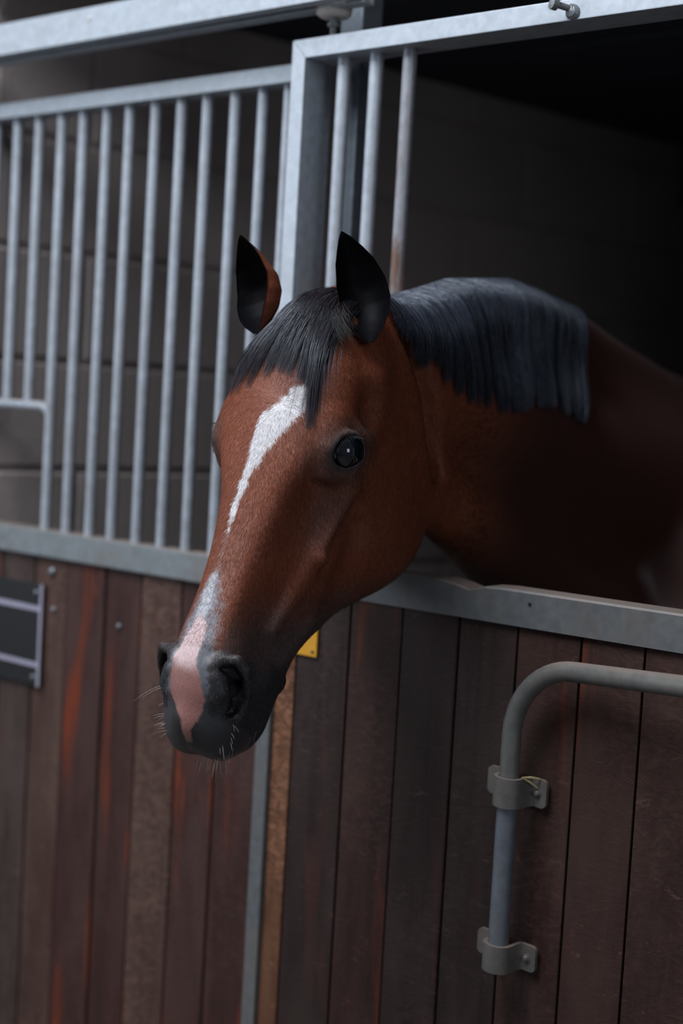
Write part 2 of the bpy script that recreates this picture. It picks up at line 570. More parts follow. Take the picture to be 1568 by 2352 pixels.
# hanging roller on the top rail
rl = child('roller', lathe([(0.006, 0), (0.022, 0.0), (0.027, 0.004), (0.0285, 0.014), (0.027, 0.026), (0.023, 0.031), (0.004, 0.032)],
                           (-1.571, 0.03, 2.139), (0, 0, 1), 28), M_NYLON, dr)
smooth_by_angle(rl, 0.8)
rl['label'] = 'white nylon guide roller'
bb = lathe([(0.009, 0), (0.009, 0.006), (0.005, 0.006), (0.005, 0.022), (0.0095, 0.022), (0.0095, 0.028), (0.005, 0.028), (0.005, 0.04)],
           (-1.571, 0.03, 2.1025), (0, 0, 1), 16)
child('roller_bolt', bb, M_GALV_OLD, dr)
# bolt through the top rail
bt = lathe([(0.007, 0), (0.007, 0.006), (0.0045, 0.006), (0.0045, 0.026), (0.0085, 0.026), (0.0085, 0.034), (0.003, 0.036)],
           (-1.118, 0.0, 2.088), (-0.45, -0.85, 0.12), 14)
child('bolt', bt, M_GALV_OLD, dr)
stb = lathe([(0.0105, 0), (0.0105, 0.003), (0.007, 0.007), (0.001, 0.009)], (-1.118, 0.0, 2.085), (0, -1, 0), 14)
child('washer', stb, M_GALV_OLD, dr)

# ------------------------------------------------------------------ yellow plate
yp = empty('warning_plate', (-1.545, 0.0, 1.15))
tag(yp, 'small yellow plate on the door boards behind the horse\'s chin', 'plate')
child('plate', box(-1.585, -1.512, 0.0035, 0.0065, 1.1487, 1.205), M_YELLOW, yp, 0.001)
for x, z in ((-1.5195, 1.1565), (-1.578, 1.1565), (-1.5195, 1.197), (-1.578, 1.197)):
    stud('screw', x, 0.0035, z, 0.0028, None, mat=M_DARKSTEEL, parent=yp)

# ------------------------------------------------------------------ bent pipe bar with two clamps
pp = empty('bent_pipe_handle', (-1.10, -0.03, 0.79))
tag(pp, 'grey bent pipe rail clamped to the dark boards at lower right', 'pipe handle')
R = 0.0136
xv, yv = -1.1205, -0.030
cx_, cz_, rb = xv + 0.105, 1.104, 0.105
path = [(xv, yv, 0.779), (xv, yv, 0.90), (xv, yv, 1.03)]
for i in range(0, 15):
    a = PI - i / 14 * (PI / 2 - 0.05)
    f_ = (i / 14) ** 1.8
    path.append((cx_ + rb * math.cos(a), yv - 0.013 * f_, cz_ + rb * math.sin(a)))
ex, ey, ez = path[-1]
for i in range(1, 13):
    t = i / 12
    path.append((ex + 0.80 * t, ey - 0.218 * t, ez + 0.072 * t))
o = child('pipe', tube(path, R, 28), M_PIPE, pp)
smooth_by_angle(o)
o = child('pipe_sleeve', tube([(xv, yv, 0.80), (xv, yv, 1.015)], R + 0.0006, 28), M_PIPE_BLUE, pp)
smooth_by_angle(o)
o['label'] = 'bluer lower length of the pipe'
def x_flat(x, ro):
    return abs(x) > ro + .002

def clamp(zc, h, lean):
    """saddle clamp: a band round the pipe and two flat ears bolted to the boards"""
    bm = bmesh.new()
    pts = []
    ro, ri = R + 0.0042, R + 0.0012
    ear_l, ear_r = 0.053, 0.0445
    prof = [(-ear_l, 0.0), (-ear_l + .002, 0.0), (-ear_l + .006, 0.0), (-ro - 0.005, 0.0), (-ro - .001, -.004), (-ro, yv * 0.5)]
    for i in range(13):
        a = PI + i / 12 * PI
        prof.append((ro * math.cos(a), yv + ro * math.sin(a)))
    prof += [(ro, yv * 0.5), (ro + .001, -.004), (ro + 0.005, 0.0), (ear_r - .006, 0.0), (ear_r - .002, 0.0), (ear_r, 0.0)]
    t = 0.003
    V = []
    n = len(prof)
    for i, (x, y) in enumerate(prof):
        dx = prof[min(i + 1, n - 1)][0] - prof[max(i - 1, 0)][0]
        dy = prof[min(i + 1, n - 1)][1] - prof[max(i - 1, 0)][1]
        l = math.hypot(dx, dy)
        nxn, nyn = -dy / l, dx / l
        hh = h / 2
        end = {0: 0.66, 1: 0.84, 2: 0.96}.get(min(i, n - 1 - i), 0.96 if x_flat(x, ro) else 1.0)
        V.append([bm.verts.new((xv + x + a_ * nxn * t, min(y + a_ * nyn * t, 0.0075), zc + b_ * hh * end + x * lean)) for a_, b_ in ((-1, -1), (-1, 1), (1, 1), (1, -1))])
    for i in range(n - 1):
        for q in range(4):
            q2 = (q + 1) % 4
            bm.faces.new((V[i][q], V[i][q2], V[i + 1][q2], V[i + 1][q]))
    bm.faces.new(V[0])
    bm.faces.new(V[-1][::-1])
    bmesh.ops.recalc_face_normals(bm, faces=bm.faces)
    o = child('clamp', bm, M_CLAMP, pp)
    smooth_by_angle(o, 0.8)
    for x in (-0.038, 0.0305):
        b = lathe([(0.0058, 0), (0.0058, 0.0015), (0.0040, 0.0018), (0.0040, 0.004), (0.003, 0.0055), (0.0005, 0.006)], (xv + x, -0.003, zc + x * lean), (0, -1, 0), 12)
        bo = obj('clamp_bolt', b, M_CLAMP)
        bo.parent = o
        bo.matrix_parent_inverse = Matrix.Identity(4)
    return o
clamp(1.0265, 0.041, -0.05)
clamp(0.7935, 0.038, -0.05)
st = empty('straw_wisps', (-1.10, -0.02, 1.045))
tag(st, 'two short yellow straws caught on the upper pipe clamp', 'straw')
for a, b in (((-1.1010, -0.028, 1.0485), (-1.089, -0.006, 1.033)), ((-1.1010, -0.028, 1.0485), (-1.087, -0.0045, 1.0455))):
    mid = tuple((a[i] + b[i]) / 2 + (0.001 if i == 2 else 0) for i in range(3))
    child('straw', tube([a, mid, b], [0.0008, 0.0018, 0.0012], 6), M_STRAW, st)

# ------------------------------------------------------------------ the horse
# The body is one surface: an implicit shape (smooth unions of anatomical volumes and a
# lofted skull), sampled on a grid that is fine over the head and coarse elsewhere.
HO = np.array([-1.348, -0.2368, 1.6874])              # poll
HM = np.array([[0.98269, 0.17645, 0.0564], [0.18357, -0.8867, -0.42434], [-0.02486, 0.42735, -0.90374]])         # columns: horse's left, dorsal, towards the muzzle

def to_loc(p):
    return (p - HO) @ HM
def to_wld(p):
    return np.asarray(p) @ HM.T + HO

def smin(a, b, k):
    h = np.maximum(k - np.abs(a - b), 0) / k
    return np.minimum(a, b) - h * h * k * 0.25
def smax(a, b, k):
    return -smin(-a, -b, k)
def sph(p, c, r):
    return np.linalg.norm(p - np.asarray(c), axis=-1) - r
def cone(p, a, b, ra, rb):
    a, b = np.asarray(a, float), np.asarray(b, float)
    ab = b - a
    t = np.clip(((p - a) @ ab) / (ab @ ab), 0, 1)
    return np.linalg.norm(p - a - t[..., None] * ab, axis=-1) - (ra + (rb - ra) * t)
def ell(p, c, r):
    q = (p - np.asarray(c)) / np.asarray(r)
    k0 = np.linalg.norm(q, axis=-1)
    k1 = np.linalg.norm(q / np.asarray(r), axis=-1)
    return k0 * (k0 - 1.0) / np.maximum(k1, 1e-9)
def chain(p, pts, k=None):
    d = None
    for (a, ra), (b, rb) in zip(pts[:-1], pts[1:]):
        e = cone(p, a, b, ra, rb)
        d = e if d is None else (np.minimum(d, e) if k is None else smin(d, e, k))
    return d

# cross-sections of the skull: s from poll, then (half width, height) from the dorsal to the ventral midline
SX, SY = 1.06, 1.10
SEC = {
 -0.05: [(0, -.045), (.014, -.048), (.024, -.062), (.032, -.08), (.038, -.10), (.038, -.125), (.022, -.14), (0, -.145)],
 0.00: [(0, -.008), (.020, -.014), (.038, -.036), (.050, -.068), (.060, -.11), (.052, -.15), (.03, -.175), (0, -.18)],
 0.05: [(0, .006), (.030, -.001), (.055, -.020), (.072, -.058), (.078, -.11), (.07, -.17), (.048, -.21), (0, -.21)],
 0.10: [(0, .015), (.04, .010), (.072, -.010), (.086, -.05), (.084, -.11), (.079, -.18), (.06, -.232), (0, -.225)],
 0.15: [(0, .016), (.045, .009), (.078, -.010), (.091, -.045), (.086, -.10), (.083, -.18), (.066, -.248), (0, -.24)],
 0.20: [(0, .013), (.05, .004), (.080, -.014), (.090, -.045), (.084, -.10), (.080, -.18), (.066, -.255), (0, -.24)],
 0.25: [(0, .007), (.044, .0), (.066, -.020), (.078, -.06), (.080, -.105), (.074, -.18), (.062, -.248), (0, -.232)],
 0.30: [(0, .002), (.035, -.005), (.052, -.026), (.064, -.065), (.073, -.10), (.066, -.16), (.053, -.222), (0, -.212)],
 0.35: [(0, -.001), (.029, -.007), (.043, -.030), (.052, -.062), (.061, -.092), (.053, -.14), (.040, -.188), (0, -.18)],
 0.40: [(0, -.001), (.026, -.007), (.037, -.028), (.044, -.058), (.050, -.085), (.046, -.12), (.034, -.155), (0, -.154)],
 0.45: [(0, .001), (.026, -.005), (.036, -.024), (.043, -.050), (.047, -.076), (.043, -.104), (.032, -.130), (0, -.134)],
 0.50: [(0, .002), (.028, -.004), (.043, -.022), (.050, -.046), (.051, -.072), (.045, -.098), (.033, -.120), (0, -.128)],
 0.54: [(0, -.002), (.029, -.007), (.046, -.022), (.053, -.045), (.052, -.068), (.044, -.092), (.033, -.116), (0, -.128)],
 0.57: [(0, -.012), (.027, -.018), (.043, -.030), (.050, -.048), (.048, -.068), (.041, -.090), (.030, -.112), (0, -.122)],
 0.595: [(0, -.030), (.022, -.034), (.036, -.043), (.042, -.056), (.040, -.070), (.034, -.087), (.024, -.102), (0, -.108)],
 0.612: [(0, -.052), (.010, -.053), (.018, -.057), (.022, -.064), (.021, -.070), (.018, -.077), (.012, -.083), (0, -.085)],
}
def build_loft():
    ss = sorted(SEC)
    NT = 97
    th = np.linspace(0, PI, NT)
    cy, R = [], []
    for s in ss:
        P = np.array(SEC[s]) * [SX, SY]
        c0 = 0.5 * (P[0, 1] + P[-1, 1])
        # smooth the outline with Catmull-Rom, mirrored at both ends
        Q = np.vstack([P[1] * [-1, 1], P, P[-2] * [-1, 1]])
        pts = []
        for i in range(1, len(Q) - 2):
            for t in np.linspace(0, 1, 14, endpoint=False):
                a, b, c, d = Q[i - 1], Q[i], Q[i + 1], Q[i + 2]
                pts.append(0.5 * (2 * b + (c - a) * t + (2 * a - 5 * b + 4 * c - d) * t * t + (3 * b - a - 3 * c + d) * t ** 3))
        pts.append(Q[-2])
        pts = np.array(pts)
        ang = np.arctan2(pts[:, 0], pts[:, 1] - c0)
        r = np.hypot(pts[:, 0], pts[:, 1] - c0)
        o = np.argsort(ang)
        R.append(np.interp(th, ang[o], r[o]))
        cy.append(c0)
    ss, cy, R = np.array(ss), np.array(cy), np.array(R)
    NS = 400
    sd = np.linspace(ss[0], ss[-1], NS)
    def interp(Y):      # monotone-ish cubic along s
        Y = Y.reshape(len(ss), -1)
        m = np.gradient(Y, ss, axis=0)
        out = np.empty((NS, Y.shape[1]))
        idx = np.clip(np.searchsorted(ss, sd, side='right') - 1, 0, len(ss) - 2)
        h = (ss[idx + 1] - ss[idx])[:, None]
        t = (sd[:, None] - ss[idx][:, None]) / h
        a, b, ma, mb = Y[idx], Y[idx + 1], m[idx] * h, m[idx + 1] * h
        out = a * (2 * t ** 3 - 3 * t ** 2 + 1) + ma * (t ** 3 - 2 * t ** 2 + t) + b * (-2 * t ** 3 + 3 * t ** 2) + mb * (t ** 3 - t ** 2)
        return out
    return sd, th, interp(cy)[:, 0], interp(R)
L_S, L_T, L_CY, L_R = build_loft()
L_GS = np.gradient(L_R, L_S, axis=0)
L_GT = np.gradient(L_R, L_T, axis=1)

def loft(q):
    s = np.clip(q[:, 2], L_S[0], L_S[-1])
    over = np.abs(q[:, 2] - s)
    fs = (s - L_S[0]) / (L_S[-1] - L_S[0]) * (len(L_S) - 1)
    i0 = np.minimum(fs.astype(int), len(L_S) - 2)
    a = fs - i0
    cy = L_CY[i0] * (1 - a) + L_CY[i0 + 1] * a
    dy = q[:, 1] - cy
    r = np.hypot(q[:, 0], dy)
    t = np.arctan2(np.abs(q[:, 0]), dy)
    ft = t / PI * (len(L_T) - 1)
    j0 = np.minimum(ft.astype(int), len(L_T) - 2)
    b = ft - j0
    def S(T):
        return (T[i0, j0] * (1 - a) * (1 - b) + T[i0 + 1, j0] * a * (1 - b) + T[i0, j0 + 1] * (1 - a) * b + T[i0 + 1, j0 + 1] * a * b)
    R_ = S(L_R)
    g = np.sqrt(1 + np.minimum(S(L_GS) ** 2, 4) + (S(L_GT) / np.maximum(R_, .01)) ** 2)
    d = (r - R_) / g
    return np.where(over > 0, np.hypot(np.maximum(d, 0), over) + np.minimum(d, 0) * 0, d)

EYE_C = np.array([0.0900, -0.0535, 0.2000])
EYE_R = 0.0245
KX, KY = 1.03, 1.24
# eye opening: A runs to the nasal corner, B towards the upper lid, N out of the socket
EYE_N = np.array([.74, .64, .16]); EYE_N /= np.linalg.norm(EYE_N)
EYE_A = np.array([-.042, .010, .043]); EYE_A -= EYE_N * (EYE_A @ EYE_N); EYE_A /= np.linalg.norm(EYE_A)
EYE_B = np.cross(EYE_N, EYE_A)
if EYE_B[2] > 0 and EYE_B[1] < 0:
    EYE_B = -EYE_B

# rear edge of the jaw, from below the ear to the angle of the cheek, and the furrow behind it
RAMUS = [((.070, -.125, .022), .008), ((.071, -.150, .037), .010), ((.072, -.178, .055), .012), ((.074, -.205, .080), .013), ((.074, -.235, .112), .014), ((.066, -.270, .152), .014)]
FURROW = [((.086, -.135, -.012), .005), ((.088, -.165, .006), .008), ((.088, -.197, .025), .010), ((.088, -.228, .048), .012), ((.088, -.260, .078), .014), ((.080, -.300, .115), .016)]
NOS_HOLE = [((.040, -.0135, .520), .0030), ((.0505, -.019, .519), .0060), ((.0560, -.030, .529), .0080), ((.0560, -.043, .545), .0082), ((.050, -.049, .561), .0066), ((.043, -.045, .568), .0035)]

EAR_L = ((.0860, -.038, .048), (.0333, .0233, -.0857))
EAR_R = ((-.062, -.010, .054), (-.1161, .0432, -.0622))
VIEW = np.array([0.490, 0.820, 0.296])                 # a direction the ears' cups are turned to
def _er(base, tip, f):
    b_, t_ = np.array(base), np.array(tip)
    a_ = (t_ - b_) / np.linalg.norm(t_ - b_)
    f = np.array(f) - a_ * (np.array(f) @ a_)
    f /= np.linalg.norm(f)
    return (b_ - f * .050 - a_ * .020, b_ - f * .052 + a_ * .030, .018, .005)
FACE_L = VIEW + np.array([.10, 0, .05])
FACE_R = VIEW + np.array([-.90, .0, .10])
EAR_ROOT = [_er(*EAR_L, FACE_L), _er(*EAR_R, FACE_R)]

def head_sdf(q0):
    """q0 in head coordinates; the skull is modelled a little narrower and shallower and stretched here"""
    q = q0 / [KX, KY, 1.0]
    q[:, 1] = np.where(q0[:, 1] > 0, q0[:, 1] / 1.02, q0[:, 1] / KY)
    d = loft(q)
    m = q.copy()
    m[:, 0] = np.abs(m[:, 0])
    # rounded muzzle end, upper lip halves and chin
    d = smin(d, ell(m, (.021, -.064, .588), (.026, .030, .030)), .020)
    d = smin(d, ell(m, (.0, -.050, .585), (.022, .030, .026)), .02)
    d = smin(d, ell(q, (0, -.112, .555), (.028, .022, .030)), .022)
    # zygomatic arch, facial crest
    d = smin(d, cone(m, (.092, -.062, .165), (.080, -.066, .075), .012, .012), .028)
    d = smin(d, cone(m, (.086, -.077, .230), (.067, -.083, .328), .010, .0075), .022)
    d = smax(d, -cone(m, (.091, -.100, .250), (.074, -.104, .335), .006, .008), .025)
    # cheek muscle and the edge of the jaw
    d = smin(d, ell(m, (.050, -.185, .19), (.040, .085, .105)), .05)
    d = smin(d, sph(m, (.0690, -.086, .331), .0085), .010)
    d = smin(d, ell(m, (.040, -.117, .495), (.010, .009, .011)), .010)
    # hollows: above the eye, in front of the eye, below the crest, along the nose, cheek edge
    d = smax(d, -ell(m, (.098, -.058, .128), (.012, .012, .022)), .03)
    d = smax(d, -ell(m, (.072, -.040, .300), (.017, .018, .055)), .035)
    d = smax(d, -cone(m, (.083, -.150, .335), (.068, -.215, .385), .010, .012), .04)
    d = smax(d, -cone(m, (.086, -.120, .270), (.079, -.150, .335), .006, .009), .03)
    d = smax(d, -ell(m, (.060, -.058, .455), (.012, .020, .045)), .03)
    d = smax(d, -cone(q, (0, -.27, .12), (0, -.25, .34), .020, .014), .03)
    # veins and tendons over the face
    d = smin(d, cone(m, (.054, -.088, .345), (.044, -.072, .440), .004, .002), .02)
    d = smin(d, cone(m, (.050, -.130, .400), (.044, -.104, .480), .006, .004), .018)
    d = smin(d, chain(np.stack([np.abs(q0[:, 0]), q0[:, 1], q0[:, 2]], 1), RAMUS), .024)
    for (a_, b_, r0, r1) in EAR_ROOT:
        d = smin(d, cone(q0, a_, b_, r0, r1), .018)
    # eye, in true sizes: orbit, lids with an oval opening, globe bed, folds over the lid
    t = q0.copy()
    t[:, 0] = np.abs(t[:, 0])
    E = EYE_C
    near = np.linalg.norm(t - E, axis=1) < .10
    if near.any():
        u = t[near]
        e = d[near]
        e = smin(e, cone(u, E + [-.016, .026, -.030], E + [-.010, .024, .002], .013, .011), .022)
        e = smin(e, cone(u, E + [-.010, .021, .006], E + [-.016, .010, .034], .009, .006), .02)
        e = smin(e, ell(u, E + [-.012, -.004, 0], (.024, .026, .036)), .022)
        ball_in = sph(u, E, EYE_R + .0004)
        w = u - E
        wa, wb, wn = w @ EYE_A, w @ EYE_B, w @ EYE_N
        op = np.where(wn > 0, (np.sqrt((wa / .0234) ** 2 + (wb / .0178) ** 2) - 1) * .015, .02)
        lids = np.maximum(sph(u, E, EYE_R + .0030), -op)
        e = smin(e, lids, .006)
        # fold of skin over the upper lid with a crease under it, finer wrinkles above
        def arc(rad, lift, n0, n1, off, k=7):
            out = []
            for g in np.linspace(n0, n1, k):
                v = EYE_N * lift + EYE_A * math.cos(g) * rad[0] + EYE_B * math.sin(g) * rad[1]
                out.append(E + v / np.linalg.norm(v) * (EYE_R + off))
            return out
        fold = arc((.95, .80), .62, .35, 2.75, .0048)
        e = smin(e, chain(u, [(c_, r_) for c_, r_ in zip(fold, (.002, .0036, .0046, .0050, .0046, .0036, .002))]), .006)
        crease = arc((.90, .66), .75, .45, 2.7, .0040)
        e = smax(e, -chain(u, [(c_, r_) for c_, r_ in zip(crease, (.0008, .0016, .0020, .0021, .0020, .0016, .0008))]), .003)
        wr = arc((.95, 1.05), .45, .7, 2.5, .0095)
        e = smax(e, -chain(u, [(c_, .001) for c_ in wr]), .005)
        lo = arc((.9, -1.0), .55, .5, 2.6, .0070)
        e = smax(e, -chain(u, [(c_, .001) for c_ in lo]), .006)
        # tear duct corner
        e = smax(e, -cone(u, E + EYE_A * .021 - EYE_B * .003 + EYE_N * .010, E + EYE_A * .028 - EYE_B * .005 + EYE_N * .008, .003, .0015), .004)
        e = smax(e, -np.maximum(op, sph(u, E, EYE_R + .02)), .003)
        e = smax(e, -ball_in, .0012)
        d = d.copy()
        d[near] = e
    # mouth line
    mouth = [((.052, -.118, .497), .0020), ((.047, -.111, .530), .0024), ((.041, -.102, .570), .0026), ((.028, -.097, .596), .003), ((.0, -.095, .608), .003)]
    d = smax(d, -chain(m, mouth), .006)
    d = smax(d, -cone(q, (0, -.060, .628), (0, -.088, .612), .002, .002), .008)
    # nostril, in true sizes: flared outer wing, fold inside it, comma shaped opening
    rim = [((.028, -.006, .520), .004), ((.040, -.0105, .508), .006), ((.056, -.015, .505), .0068), ((.0635, -.028, .514), .0062),
           ((.0640, -.044, .531), .0060), ((.0600, -.057, .550), .0055), ((.053, -.064, .566), .005)]
    d = smin(d, chain(t, rim), .011)
    d = smin(d, chain(t, [((.034, -.014, .532), .0085), ((.041, -.0245, .547), .0085), ((.035, -.0260, .555), .006)]), .009)
    d = smax(d, -chain(t, NOS_HOLE), .004)
    d = smax(d, -chain(t, [((.050, -.040, .540), .009), ((.036, -.050, .510), .010), ((.030, -.05, .49), .006)]), .004)
    return d

# (the neck passes to the right of the last door bar at x = -1.416)
NECK_T = [((-1.360, -.170, 1.612), .046), ((-1.354, -.06, 1.655), .038), ((-1.354, .08, 1.696), .038), ((-1.378, .25, 1.706), .046), ((-1.395, .45, 1.680), .050), ((-1.41, .60, 1.640), .055), ((-1.425, .80, 1.59), .06), ((-1.43, 1.0, 1.53), .07), ((-1.43, 1.2, 1.48), .07)]
NECK_M = [((-1.366, -.16, 1.575), .062), ((-1.345, -.02, 1.572), .050), ((-1.344, .09, 1.558), .052), ((-1.372, .24, 1.535), .088), ((-1.392, .45, 1.49), .115), ((-1.41, .75, 1.42), .165), ((-1.42, 1.0, 1.34), .23)]
NECK_U = [((-1.360, -.175, 1.495), .048), ((-1.345, -.03, 1.455), .043), ((-1.345, .09, 1.398), .046), ((-1.378, .35, 1.30), .075), ((-1.40, .60, 1.17), .115), ((-1.42, .76, 1.06), .16)]

def body_sdf(p):
    d = chain(p, NECK_T) - .004
    d = smin(d, chain(p, NECK_M) - .008, .10)
    d = smin(d, chain(p, NECK_U) - .006, .09)
    d = smin(d, cone(p, (-1.42, 1.0, 1.27), (-1.40, 1.9, 1.25), .30, .31), .12)
    d = smin(d, cone(p, (-1.42, 1.1, 1.48), (-1.40, 2.1, 1.48), .07, .09), .15)
    d = smin(d, sph(p, (-1.40, 2.2, 1.34), .27), .15)
    m = p.copy()
    m[:, 0] = np.abs(m[:, 0] + 1.41)
    d = smin(d, chain(m, [((.13, .98, 1.50), .07), ((.17, .80, 1.28), .10), ((.16, .74, 1.12), .10)], .05), .07)
    d = smin(d, chain(m, [((.16, .86, 1.15), .11), ((.15, .88, .88), .075), ((.14, .86, .50), .048), ((.14, .87, .22), .033), ((.14, .86, .13), .042), ((.14, .84, .055), .052), ((.14, .84, .03), .060)], .03), .06)
    d = smin(d, chain(m, [((.16, 2.25, 1.20), .19), ((.16, 2.20, .92), .12), ((.15, 2.42, .60), .062), ((.15, 2.36, .22), .038), ((.15, 2.33, .13), .045), ((.15, 2.30, .055), .055), ((.15, 2.30, .03), .062)], .03), .08)
    d = smax(d, -(p[:, 2] - .004), .004)
    return d

def horse_sdf(p):
    q = to_loc(p)
    near = (q[:, 2] > -.22) & (q[:, 2] < .75) & (np.abs(q[:, 0]) < .3) & (q[:, 1] > -.5) & (q[:, 1] < .2)
    d = np.full(len(p), 9.0)
    far_head = sph(q, (0, -.1, .27), .0)
    # neck only matters away from the muzzle
    db = body_sdf(p)
    # throat latch cut: keep the neck out of the jaw's front
    d = db
    if near.any():
        h = head_sdf(q[near])
        k = np.clip((.30 - q[near][:, 2]) * .3, .008, .05)
        d = d.copy()
        e = smin(h, db[near], np.minimum(k, .03))
        qq = q[near]
        e = smax(e, -chain(np.stack([np.abs(qq[:, 0]), qq[:, 1], qq[:, 2]], 1), FURROW), .03)
        d[near] = e
    return d

def axis_steps(segs):
    """segs: (start, end, step) runs joined into one coordinate list"""
    out = [segs[0][0]]
    for a, b, st in segs:
        n = max(1, int(round((b - a) / st)))
        out += list(a + (b - a) * (np.arange(n) + 1) / n)
    return np.array(out)

def mesh_from_sdf(fn, X, Y, Z, B=8):
    nx, ny, nz = len(X), len(Y), len(Z)
    F = np.full((nx, ny, nz), 9.0, np.float32)
    bi = [np.arange(0, n, B) for n in (nx, ny, nz)]
    cx = [np.array([0.5 * (A[i] + A[min(i + B, len(A) - 1)]) for i in b]) for A, b in zip((X, Y, Z), bi)]
    hx = [np.array([0.5 * abs(A[min(i + B, len(A) - 1)] - A[i]) for i in b]) for A, b in zip((X, Y, Z), bi)]
    G = np.stack(np.meshgrid(*cx, indexing='ij'), -1).reshape(-1, 3)
    Hd = np.stack(np.meshgrid(*hx, indexing='ij'), -1).reshape(-1, 3)
    dc = fn(G)
    rad = np.linalg.norm(Hd, axis=1)
    act = np.abs(dc) < rad * 1.7 + 0.012
    I = np.stack(np.meshgrid(*bi, indexing='ij'), -1).reshape(-1, 3)
    for (i, j, k), v in zip(I[~act], dc[~act]):
        F[i:i + B + 1, j:j + B + 1, k:k + B + 1] = v
    A = I[act]
    off = np.stack(np.meshgrid(range(B + 1), range(B + 1), range(B + 1), indexing='ij'), -1).reshape(-1, 3)
    CH = 400
    for c0 in range(0, len(A), CH):
        idx = (A[c0:c0 + CH, None, :] + off[None]).reshape(-1, 3)
        ok = (idx[:, 0] < nx) & (idx[:, 1] < ny) & (idx[:, 2] < nz)
        idx = idx[ok]
        P = np.stack([X[idx[:, 0]], Y[idx[:, 1]], Z[idx[:, 2]]], -1)
        F[idx[:, 0], idx[:, 1], idx[:, 2]] = fn(P)
    # surface nets
    S = F < 0
    acc = np.zeros((nx, ny, nz, 3), np.float32)
    cnt = np.zeros((nx, ny, nz), np.uint8)
    AX = (X, Y, Z)
    quads = []
    edges = []
    for ax in range(3):
        sl0 = [slice(None)] * 3
        sl1 = [slice(None)] * 3
        sl0[ax] = slice(0, -1)
        sl1[ax] = slice(1, None)
        ch = S[tuple(sl0)] != S[tuple(sl1)]
        E_ = np.argwhere(ch)
        f0 = F[E_[:, 0], E_[:, 1], E_[:, 2]]
        E1 = E_.copy()
        E1[:, ax] += 1
        f1 = F[E1[:, 0], E1[:, 1], E1[:, 2]]
        t = f0 / (f0 - f1)
        P = np.stack([X[E_[:, 0]], Y[E_[:, 1]], Z[E_[:, 2]]], -1)
        P[:, ax] = AX[ax][E_[:, ax]] * (1 - t) + AX[ax][E1[:, ax]] * t
        o1, o2 = (ax + 1) % 3, (ax + 2) % 3
        cells = []
        for a, b in ((0, 0), (-1, 0), (-1, -1), (0, -1)):
            Cc = E_.copy()
            Cc[:, o1] += a
            Cc[:, o2] += b
            cells.append(Cc)
            ok = (Cc >= 0).all(1)
            np.add.at(acc, (Cc[ok, 0], Cc[ok, 1], Cc[ok, 2]), P[ok])
            np.add.at(cnt, (Cc[ok, 0], Cc[ok, 1], Cc[ok, 2]), 1)
        flip = f0 < 0
        edges.append((cells, flip))
    used = cnt > 0
    vid = np.full((nx, ny, nz), -1, np.int64)
    n = int(used.sum())
    vid[used] = np.arange(n)
    V = acc[used] / cnt[used][:, None]
    for cells, flip in edges:
        q = np.stack([vid[c[:, 0], c[:, 1], c[:, 2]] for c in cells], 1)
        ok = (q >= 0).all(1)
        q, fl = q[ok], flip[ok]
        q[~fl] = q[~fl][:, ::-1]
        quads.append(q)
    return V.astype(float), np.vstack(quads)

QUALITY = 0.0026
hs = QUALITY
GX = axis_steps([(-1.78, -1.56, .02), (-1.56, -1.10, hs), (-1.10, -1.02, .01)])
GY = axis_steps([(-.62, .02, hs), (.02, .5, .009), (.5, 2.62, .022)])
GZ = axis_steps([(-.01, .1, .012), (.1, 1.05, .02), (1.05, 1.76, hs)])
HV, HF = mesh_from_sdf(horse_sdf, GX, GY, GZ)
print('horse mesh', len(HV), len(HF), round(time.time() - T0, 1))

def fast_mesh(name, V, F):
    me = bpy.data.meshes.new(name)
    V = np.asarray(V, np.float32)
    F = np.asarray(F, np.int32)
    k = F.shape[1]
    me.vertices.add(len(V))
    me.vertices.foreach_set('co', V.ravel())
    me.loops.add(F.size)
    me.loops.foreach_set('vertex_index', F.ravel())
    me.polygons.add(len(F))
    me.polygons.foreach_set('loop_start', np.arange(0, F.size, k, dtype=np.int32))
    me.polygons.foreach_set('loop_total', np.full(len(F), k, np.int32))
    me.update(calc_edges=True)
    me.shade_smooth()
    return me

def sstep(a, b, x):
    t = np.clip((x - a) / (b - a), 0, 1)
    return t * t * (3 - 2 * t)

# value noise for ragged marking edges
_perm = nrg.random((64, 64, 64)).astype(np.float32)
def vnoise(p, scale):
    g = p * scale + 1000.0
    i = np.floor(g).astype(int)
    f_ = g - i
    f_ = f_ * f_ * (3 - 2 * f_)
    out = 0
    for a in (0, 1):
        for b in (0, 1):
            for c in (0, 1):
                w = (f_[:, 0] if a else 1 - f_[:, 0]) * (f_[:, 1] if b else 1 - f_[:, 1]) * (f_[:, 2] if c else 1 - f_[:, 2])
                out = out + w * _perm[(i[:, 0] + a) % 64, (i[:, 1] + b) % 64, (i[:, 2] + c) % 64]
    return out

def ipoly(s, tab):
    tab = np.array(tab)
    return [np.interp(s, tab[:, 0], tab[:, k]) for k in range(1, tab.shape[1])]

